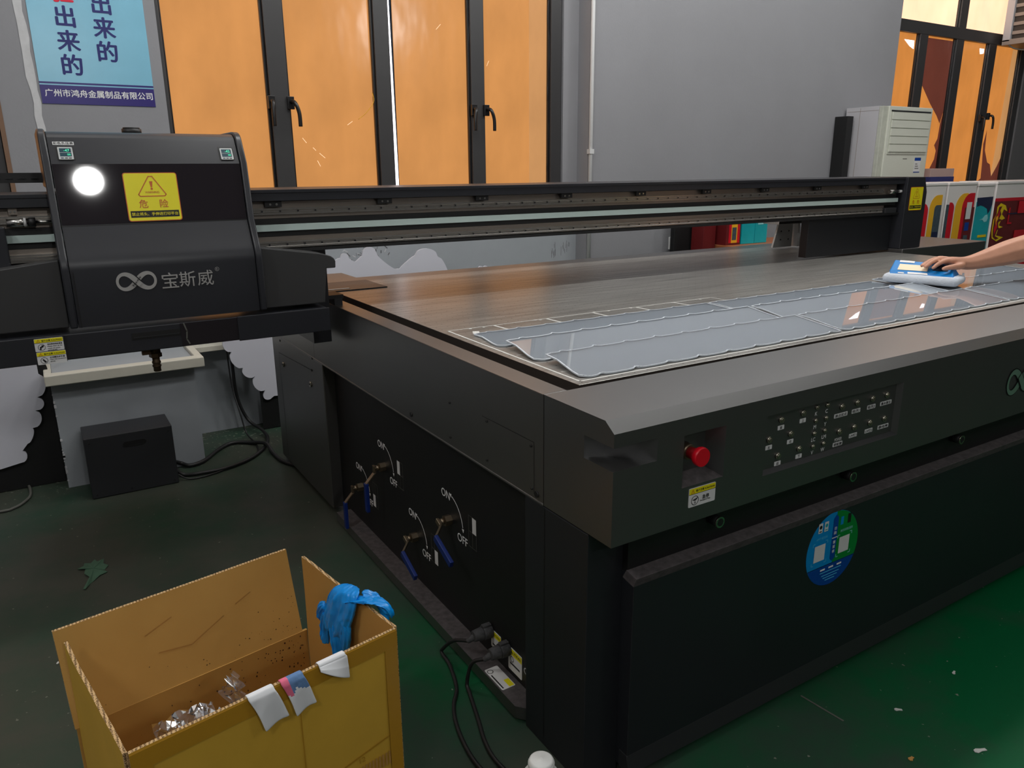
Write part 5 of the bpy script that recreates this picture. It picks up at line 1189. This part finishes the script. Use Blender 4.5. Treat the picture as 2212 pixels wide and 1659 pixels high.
b.build('air_outlet', AC)
b = B(); b.plate((0, 3.8249, 0), UX, UZ, 6.33, 1.355, 6.42, 1.475, .0008, 'label_white', r=.003); b.rect(*F(3.8237), 6.33, 1.45, 6.42, 1.475, 'sticker_navy'); b.rect(*F(3.8237), 6.33, 1.355, 6.42, 1.362, 'sticker_navy')
for k in range(3): b.rect(*F(3.8237), 6.345, 1.385 + .018 * k, 6.40 - .012 * k, 1.391 + .018 * k, 'cable_grey')
b.build('energy_label', AC); b = B(); b.rect(*F(3.8245), 6.16, 1.462, 6.22, 1.468, 'cable_grey'); b.build('maker_mark', AC)
b = B(); b.box(5.715, 4.06, 0, 5.79, 4.178, 1.80, 'board_black'); tag(b.build('dark_panel', bevel=.003), 'narrow upright black panel against the grey pier left of the air conditioner', 'panel')
b = B(); b.box(3.90, 4.08, 0, 4.20, 4.12, 1.06, 'board_black'); tag(b.build('dark_panel', bevel=.003), 'dark board leaning by the wall socket, seen under the gantry', 'panel')
SB2 = thing('storage_box', 'small pinkish box with a blue band right of the air conditioner', 'box', (6.92, 3.97, 0))
b = B(); b.box(6.72, 3.90, 0, 7.09, 4.10, 1.385, 'storage_pink'); b.build('box_body', SB2, bevel=.003); b = B(); b.box(6.716, 3.896, 1.24, 7.094, 4.104, 1.315, 'storage_blue'); b.build('band', SB2)
def display(name, x0, x1, y0, y1, h, label, prints):
    D = thing(name, label, 'display box', ((x0 + x1) / 2, (y0 + y1) / 2, 0), 'printed display boxes right of the printer')
    b = B(); b.box(x0, y0, 0, x1, y1, h, 'pvc_white'); b.box(x0 - .004, y0 - .004, h - .022, x1 + .004, y1 + .004, h - .002, 'pvc_white'); b.build('box_body', D, bevel=.003)
    for k, (nm, pts, m) in enumerate(prints):
        b = B(); P = [(p[0], y0 - .0012 - .0008 * k, p[1]) for p in pts]; b.ext(P, (0, .0006, 0), m); b.build(nm, D)
    return D
def rr(x0, z0, x1, z1): return [(x0, z0), (x1, z0), (x1, z1), (x0, z1)]
def archpts(x0, z0, x1, z1, r): return [(x0, z0), (x1, z0), (x1, z1)] + [(x0 + r - r * math.sin(a * PI / 16), z1 - r + r * math.cos(a * PI / 16)) for a in range(9)]
def capr(x0, z0, x1, z1, r): return [(x0, z0), (x1, z0)] + [(x1 - r + r * math.cos(a * PI / 16), z1 - r + r * math.sin(a * PI / 16)) for a in range(9)] + [(x0, z1)]
display('display_box', 5.40, 5.93, 3.30, 3.55, 1.285, 'white-topped display box with dark red and amber print beside the gantry end',
    [('print_panel', rr(5.40, .3, 5.70, 1.045), 'print_maroon'), ('print_panel', capr(5.62, .3, 5.72, 1.135, .06), 'print_red'), ('print_panel', archpts(5.735, .3, 5.89, 1.195, .10), 'print_amber'), ('print_panel', archpts(5.80, .5, 5.89, 1.12, .03), 'print_slate'), ('print_panel', rr(5.805, .55, 5.885, .92), 'print_navy')])
display('display_box', 5.96, 6.36, 3.30, 3.55, 1.284, 'white-topped display box with amber arch, red shape and pale label',
    [('print_panel', rr(5.96, .3, 6.02, 1.12), 'print_slate'), ('print_panel', capr(6.0, .3, 6.07, 1.135, .05), 'print_red'), ('print_panel', archpts(6.085, .3, 6.25, 1.200, .12), 'print_amber'), ('print_panel', archpts(6.18, .3, 6.345, 1.20, .11), 'print_red'), ('print_panel', rr(6.225, .3, 6.36, 1.09), 'print_maroon'), ('print_panel', rr(6.245, 1.00, 6.315, 1.13), 'label_white'), ('print_panel', rr(6.25, .91, 6.31, .975), 'sticker_navy'), ('print_panel', rr(6.25, .81, 6.31, .875), 'print_slate')])
display('display_box', 6.385, 6.625, 3.30, 3.55, 1.270, 'white-topped display box with teal print and navy splash',
    [('print_panel', rr(6.385, .2, 6.625, 1.13), 'print_teal'), ('print_panel', [(6.385, 1.16), (6.625, 1.165), (6.625, 1.10), (6.60, 1.05), (6.575, 1.03), (6.555, 1.07), (6.50, 1.09), (6.45, 1.10), (6.40, 1.09)], 'print_navy'), ('print_panel', [(6.46, .985), (6.51, .985), (6.54, .965), (6.575, .97), (6.59, .995), (6.575, 1.025), (6.54, 1.02), (6.51, .995)], 'print_pale'), ('print_panel', rr(6.47, .845, 6.60, .865), 'print_yellow')])
FL_ = [(6.66, .98), (6.70, 1.02), (6.69, 1.08), (6.74, 1.11), (6.82, 1.09), (6.86, 1.04), (6.80, 1.06), (6.78, 1.02), (6.84, .985), (6.78, .97), (6.76, .93), (6.83, .915), (6.76, .905), (6.74, .85), (6.86, .83), (6.76, .80), (6.68, .83), (6.66, .89)]
display('display_box', 6.645, 7.75, 3.29, 3.60, 1.283, 'wide white-topped display box with maroon print and yellow flame emblem',
    [('print_panel', rr(6.645, .2, 7.75, 1.14), 'print_maroon'), ('print_panel', rr(6.645, 1.125, 7.2, 1.15), 'print_red'), ('print_panel', FL_, 'print_yellow'), ('print_panel', [(6.675, .985), (6.71, 1.035), (6.72, 1.08), (6.765, 1.085), (6.745, 1.05), (6.77, 1.02), (6.745, .985), (6.79, .975), (6.74, .955), (6.755, .915), (6.79, .90), (6.745, .895), (6.725, .845), (6.79, .825), (6.74, .815), (6.69, .84), (6.675, .90)], 'print_maroon'), ('print_panel', [(6.685, .99), (6.715, 1.02), (6.735, 1.06), (6.74, 1.01), (6.715, .97), (6.735, .92), (6.705, .86), (6.69, .90), (6.705, .94)], 'print_red'), ('print_panel', [(6.69, .995), (6.72, 1.01), (6.73, .985), (6.705, .96), (6.715, .93), (6.70, .95)], 'print_amber'), ('print_panel', [(6.88, 1.07), (6.90, 1.07), (6.90, .95), (6.95, .95), (6.95, .935), (6.88, .935)], 'print_red'), ('print_panel', [(6.86, 1.025), (7.2, 1.03), (7.2, 1.02), (6.86, 1.015)], 'print_navy'), ('print_panel', capr(7.02, .3, 7.4, .88, .2), 'print_red'), ('print_panel', capr(7.02, 1.02, 7.3, 1.12, .04), 'print_red')])
# side table with more display boxes, seen under the gantry
WT = thing('work_table', 'low table seen under the gantry, orange light put into its colour, carrying red and teal boxes', 'table', (4.6, 3.95, 0))
b = B(); b.box(4.20, 3.72, .835, 5.05, 4.15, .865, 'table_orange_lit'); b.build('table_top', WT, bevel=.003)
for x in (4.23, 4.98):
    for y in (3.75, 4.10): b = B(); b.box(x, y, 0, x + .04, y + .04, .835, 'board_black'); b.build('leg', WT)
def tbox(x0, x1, y, h, label, m, prints):
    D = thing('display_box', label, 'display box', ((x0 + x1) / 2, y + .06, .865), 'display boxes on the table behind the gantry')
    b = B(); b.box(x0, y, .866, x1, y + .12, .866 + h, m); b.build('box_body', D, bevel=.002)
    for k, (pts, mm) in enumerate(prints): b = B(); b.ext([(p[0], y - .0012 - .0006 * k, p[1]) for p in pts], (0, .0005, 0), mm); b.build('print_panel', D)
tbox(4.215, 4.36, 3.88, .30, 'narrow red and amber display box on the table behind the gantry', 'print_maroon', [(rr(4.24, .88, 4.35, 1.15), 'print_red'), (rr(4.265, .88, 4.325, 1.15), 'print_amber'), (rr(4.272, .90, 4.315, .99), 'print_slate')])
tbox(4.375, 4.51, 3.88, .30, 'teal display box on the table beside the red one', 'print_teal', [])
tbox(4.515, 4.645, 3.88, .30, 'paler teal display box on the table, right of the other teal box', 'print_teal', [(rr(4.54, 1.0, 4.60, 1.02), 'print_pale')])
b = B(); b.box(4.06, 3.95, 0, 4.18, 4.07, 1.1, 'print_maroon'); tag(b.build('display_box', bevel=.002), 'dark maroon box standing left of the table behind the gantry', 'display box')
# pale metal bracket stand on the rear rail
ST = thing('metal_stand', 'pale metal bracket stand on the rear of the printer bed under the gantry', 'stand', (3.9, 3.12, .934))
b = B(); b.box(3.765, 3.06, 1.076, 4.035, 3.18, 1.094, 'steel_bright'); b.build('top_bar', ST, bevel=.002)
b = B(); b.ext([(3.785, 3.11, .935), (3.955, 3.11, .935), (3.955, 3.11, 1.076), (3.825, 3.11, 1.076)], (0, .012, 0), 'gauge_grey'); 
for (x, z) in ((3.85, 1.03), (3.92, 1.03), (3.85, .98), (3.92, .98)): b.cyl((x, 3.11, z), (x, 3.1085, z), .005, 'rubber', n=10)
b.build('web_plate', ST)
b = B(); b.ext([(3.975, 3.08, .935), (3.998, 3.08, .935), (3.985, 3.08, 1.076), (3.962, 3.08, 1.076)], (0, .07, 0), 'label_white'); b.build('side_leg', ST)
# ================================================================ wiping pad and the person using it
PD = thing('wiping_pad', 'blue-topped wiping pad wrapped in white cloth under the hand on the sheets', 'cleaning pad', (3.12, 1.76, .941))
A_, B_, C_, D_ = V((2.975, 1.86, 0)), V((3.055, 1.61, 0)), V((3.19, 1.655, 0)), V((3.11, 1.905, 0))
def ring_at(q, z, grow=0.0, n=10):
    c = sum(q, V((0, 0, 0))) / 4; out = []
    for i in range(4):
        p0, p1 = q[i], q[(i + 1) % 4]
        for k in range(n):
            p = p0.lerp(p1, (k + .5) / n); d = (p - c); 
            out.append(V((p.x, p.y, z)) + d.normalized() * grow)
    return out
b = B(); rings = [ring_at([A_, B_, C_, D_], .9412, -.004), ring_at([A_, B_, C_, D_], .947, .008), ring_at([A_, B_, C_, D_], .960, .011), ring_at([A_, B_, C_, D_], .972, .005), ring_at([A_, B_, C_, D_], .976, -.010)]
rings = [[p + V((0, 0, .0025 * noise.noise(V(p) * 30))) if i else p for p in r] for i, r in enumerate(rings)]
loft(b, rings, 'pad_cloth'); b.build('cloth_wrap', PD)
cq = (A_ + B_ + C_ + D_) / 4
def sc(q, s, z): return [V((cq.x + (p.x - cq.x) * s, cq.y + (p.y - cq.y) * s, z)) for p in q]
topq = [A_ + V((.05, .012, 0)), B_ + V((.045, .05, 0)), C_ + V((-.02, .04, 0)), D_ + V((-.02, -.01, 0))]
lowq = sc([A_, B_, C_, D_], .90, .975)
zt = [.984, .984, 1.016, 1.022]
b = B(); vsl = [b.bm.verts.new(p) for p in lowq]; vst = [b.bm.verts.new(V((p.x, p.y, z))) for p, z in zip(topq, zt)]
for i in range(4):
    f = b.bm.faces.new([vsl[i], vsl[(i + 1) % 4], vst[(i + 1) % 4], vst[i]]); f.material_index = b.mi('pad_blue')
f = b.bm.faces.new(vst); f.material_index = b.mi('pad_blue'); f = b.bm.faces.new(vsl[::-1]); f.material_index = 0
tp = b.build('pad_top', PD, bevel=.004)
def tpt(u, v, l=.0012): 
    t = [V((p.x, p.y, z)) for p, z in zip(topq, zt)]
    return (t[0].lerp(t[1], u)).lerp(t[3].lerp(t[2], u), v) + V((0, 0, l))
def fpt(u, v, l=.001):
    t = [V((p.x, p.y, z)) for p, z in zip(topq, zt)]
    return (lowq[0].lerp(lowq[1], u)).lerp(t[0].lerp(t[1], u), v) + V((-.0012, -.0006, l))
b = B()
for (u0, u1, v0, v1, m_) in ((.12, .62, .08, .62, 'pad_cream'), (.10, .36, .78, .96, 'white_print'), (.70, .95, .2, .8, 'pad_dark')):
    b.face([tpt(u0, v0), tpt(u1, v0), tpt(u1, v1), tpt(u0, v1)], m_)
b.line(V((0, 0, 0)), UX, UY, [(0, 0), (0, 0)], .001, 'pad_dark')
for (u0, u1, v0, v1, m_) in ((.30, .62, .3, .8, 'white_print'), (.14, .24, .3, .6, 'white_print')):
    b.face([fpt(u0, v0), fpt(u1, v0), fpt(u1, v1), fpt(u0, v1)], m_)
b.build('pad_print', PD)

PE = None
def skin(name, chains, root_i=0, sub=1, voxel=None):
    bm = bmesh.new(); sk = bm.verts.layers.skin.verify(); first = True
    for ch in chains:
        prev = None
        for (x, y, z, r) in ch:
            r2 = r if isinstance(r, tuple) else (r, r)
            v = bm.verts.new((x, y, z)); v[sk].radius = r2; v[sk].use_root = (prev is None)
            if prev: bm.edges.new((prev, v))
            prev = v
    me = bpy.data.meshes.new(name); 
    bm.to_mesh(me); bm.free()
    o = bpy.data.objects.new(name, me); COL.objects.link(o)
    o.modifiers.new('skin', 'SKIN').use_smooth_shade = True
    s = o.modifiers.new('sub', 'SUBSURF'); s.levels = sub; s.render_levels = sub
    if voxel:
        r = o.modifiers.new('rm', 'REMESH'); r.mode = 'VOXEL'; r.voxel_size = voxel; r.use_smooth_shade = True
        sm = o.modifiers.new('sm', 'SMOOTH'); sm.factor = .6; sm.iterations = 6
    return o
def bake(o, name, m, parent=None, sep=None):
    dg = bpy.context.evaluated_depsgraph_get(); dg.update()
    me = bpy.data.meshes.new_from_object(o.evaluated_get(dg)); 
    n = bpy.data.objects.new(name, me); COL.objects.link(n); bpy.data.objects.remove(o)
    for p in me.polygons: p.use_smooth = True
    me.materials.clear(); me.materials.append(MATS[m])
    vs = [v.co for v in me.vertices]
    off = V(((min(v.x for v in vs) + max(v.x for v in vs)) / 2, (min(v.y for v in vs) + max(v.y for v in vs)) / 2, min(v.z for v in vs)))
    me.transform(Matrix.Translation(-off)); attach(n, parent, off); return n
# camera-aligned basis at the hand: u to the right, k away, both horizontal
u_ = V((.8506, -.5258, 0)); k_ = V((.5258, .8506, 0))
Wp = V((3.229, 1.675, 1.013))
def H(u, k, z): return Wp + u_ * u + k_ * k + UZ * z
def c_(p, r): return (p.x, p.y, p.z, r)
HIP = V((3.78, .62, .96)); CH = V((3.80, .93, 1.28)); NK = V((3.78, 1.05, 1.43)); SHR = V((3.72, 1.12, 1.34)); ELB = Wp + V((.262, -.100, .062)); 
arm = [c_(V((3.77, 1.02, 1.34)), .085), c_(SHR, .072), c_(SHR.lerp(ELB, .5) , .062), c_(ELB + V((.012, -.01, .002)), .060), c_(ELB.lerp(Wp, .25), .060), c_(ELB.lerp(Wp, .5), .050), c_(ELB.lerp(Wp, .78), .038), c_(Wp + V((0, 0, .002)), (.031, .031)), c_(H(-.035, -.004, .008), (.037, .026)), c_(H(-.070, -.008, .014), (.042, .022)), c_(H(-.092, -.012, .016), (.038, .018))]
fing = [
    [c_(H(-.070, .024, .020), .0150), c_(H(-.104, .022, .022), .0130), c_(H(-.140, .010, .014), .0115), c_(H(-.172, -.004, .002), .0100), c_(H(-.190, -.012, -.006), .0075)],   # index
    [c_(H(-.072, .000, .022), .0150), c_(H(-.108, -.004, .024), .0130), c_(H(-.146, -.016, .014), .0115), c_(H(-.172, -.026, -.002), .0098), c_(H(-.186, -.032, -.010), .0075)],
    [c_(H(-.070, -.024, .018), .0140), c_(H(-.102, -.030, .019), .0120), c_(H(-.134, -.040, .008), .0105), c_(H(-.154, -.047, -.006), .0090), c_(H(-.164, -.050, -.012), .0070)],
    [c_(H(-.064, .044, .010), .0125), c_(H(-.090, .048, .010), .0108), c_(H(-.114, .044, .002), .0095), c_(H(-.130, .040, -.010), .0080), c_(H(-.138, .037, -.016), .0062)],
    [c_(H(-.022, -.024, .002), .0165), c_(H(-.052, -.050, -.002), .0155), c_(H(-.090, -.068, -.002), .0135), c_(H(-.124, -.076, -.006), .0110), c_(H(-.140, -.078, -.010), .0080)]]  # thumb
torso = [c_(HIP, .15), c_((HIP + CH) / 2, .14), c_(CH, .15), c_(NK, .065), c_(NK + V((0, .05, .09)), .062)]
head = [c_(NK + V((0, .05, .11)), .075), c_(NK + V((0, .075, .18)), .098), c_(NK + V((0, .07, .25)), .085)]
face = [[c_(NK + V((-.01, .165, .165)), .018), c_(NK + V((-.01, .195, .15)), .013)], [c_(NK + V((-.095, .07, .17)), .02), c_(NK + V((-.11, .065, .185)), .014)], [c_(NK + V((.095, .07, .17)), .02), c_(NK + V((.11, .065, .185)), .014)]]
SHL = V((3.98, .95, 1.33)); ELL = V((4.03, 1.08, 1.08)); WRL = V((3.90, 1.18, .97))
larm = [c_(V((3.90, .96, 1.34)), .075), c_(SHL, .062), c_(ELL, .046), c_(ELL.lerp(WRL, .4), .042), c_(WRL, .028), c_(WRL + V((-.05, .06, -.012)), (.036, .018)), c_(WRL + V((-.07, .10, -.02)), (.03, .013))]
lf = [[c_(WRL + V((-.05 - .018 * (i - 1.5) - .02, .10 + .012 * (i - 1.5), -.02)), .011), c_(WRL + V((-.07 - .02 * (i - 1.5) - .02, .15 + .01 * (i - 1.5), -.025)), .0095), c_(WRL + V((-.08 - .02 * (i - 1.5) - .02, .18 + .01 * (i - 1.5), -.032)), .007)] for i in range(4)]
legs = [[c_(HIP + V((s * .09, 0, -.05)), .095), c_(HIP + V((s * .10, .02, -.45)), .062), c_(HIP + V((s * .10, -.03, -.87)), .042), c_(HIP + V((s * .10, .0, -.925)), .035), c_(HIP + V((s * .10, .14, -.935)), .028)] for s in (-1, 1)]
o = skin('pb', [arm] + fing + [torso, head] + face + [larm] + lf + legs, sub=1, voxel=.0042)
PE = bake(o, 'person', 'skin'); tag(PE, 'person reaching in from the right, bare forearm and hand pushing the wiping pad', 'person')
o = skin('sh', [[c_(HIP + V((0, 0, -.06)), .172), c_((HIP + CH) / 2, .160), c_(CH, .168), c_(NK + V((0, -.03, -.03)), .085)], [c_(V((3.79, 1.0, 1.34)), .095), c_(SHR, .088), c_(SHR.lerp(ELB, .38), .078)], [c_(V((3.90, .95, 1.33)), .09), c_(SHL, .078), c_(SHL.lerp(ELL, .5), .068)]], sub=1, voxel=.012)
bake(o, 'shirt', 'shirt', PE)
o = skin('tr', [[c_(HIP + V((s * .08, 0, -.02)), .125), c_(HIP + V((s * .10, .02, -.45)), .085), c_(HIP + V((s * .10, -.03, -.86)), .065)] for s in (-1, 1)] + [[c_(HIP + V((-.05, 0, .0)), .15), c_(HIP + V((.05, 0, .0)), .15)]], sub=1, voxel=.012)
bake(o, 'trousers', 'trousers', PE)
o = skin('sho', [[c_(HIP + V((s * .10, -.05, -.91)), .045), c_(HIP + V((s * .10, .06, -.918)), .042), c_(HIP + V((s * .10, .17, -.925)), .034)] for s in (-1, 1)], sub=1, voxel=.008)
bake(o, 'shoes', 'rubber', PE)
o = skin('ha', [[c_(NK + V((0, .01, .15)), .07), c_(NK + V((0, .03, .23)), .098), c_(NK + V((0, .09, .27)), .085)]], sub=1, voxel=.008)
bake(o, 'hair', 'hair', PE)
b = B()
for s in (-1, 1):
    b.sphere(NK + V((s * .034, .158, .195)), .013, 'white_print'); b.sphere(NK + V((s * .034, .168, .195)), .006, 'black_print')
b.tube([NK + V((-.03, .165, .115)), NK + V((0, .178, .112)), NK + V((.03, .165, .115))], .006, 'cloth_pink_stain', n=6); b.build('eyes_and_mouth', PE)
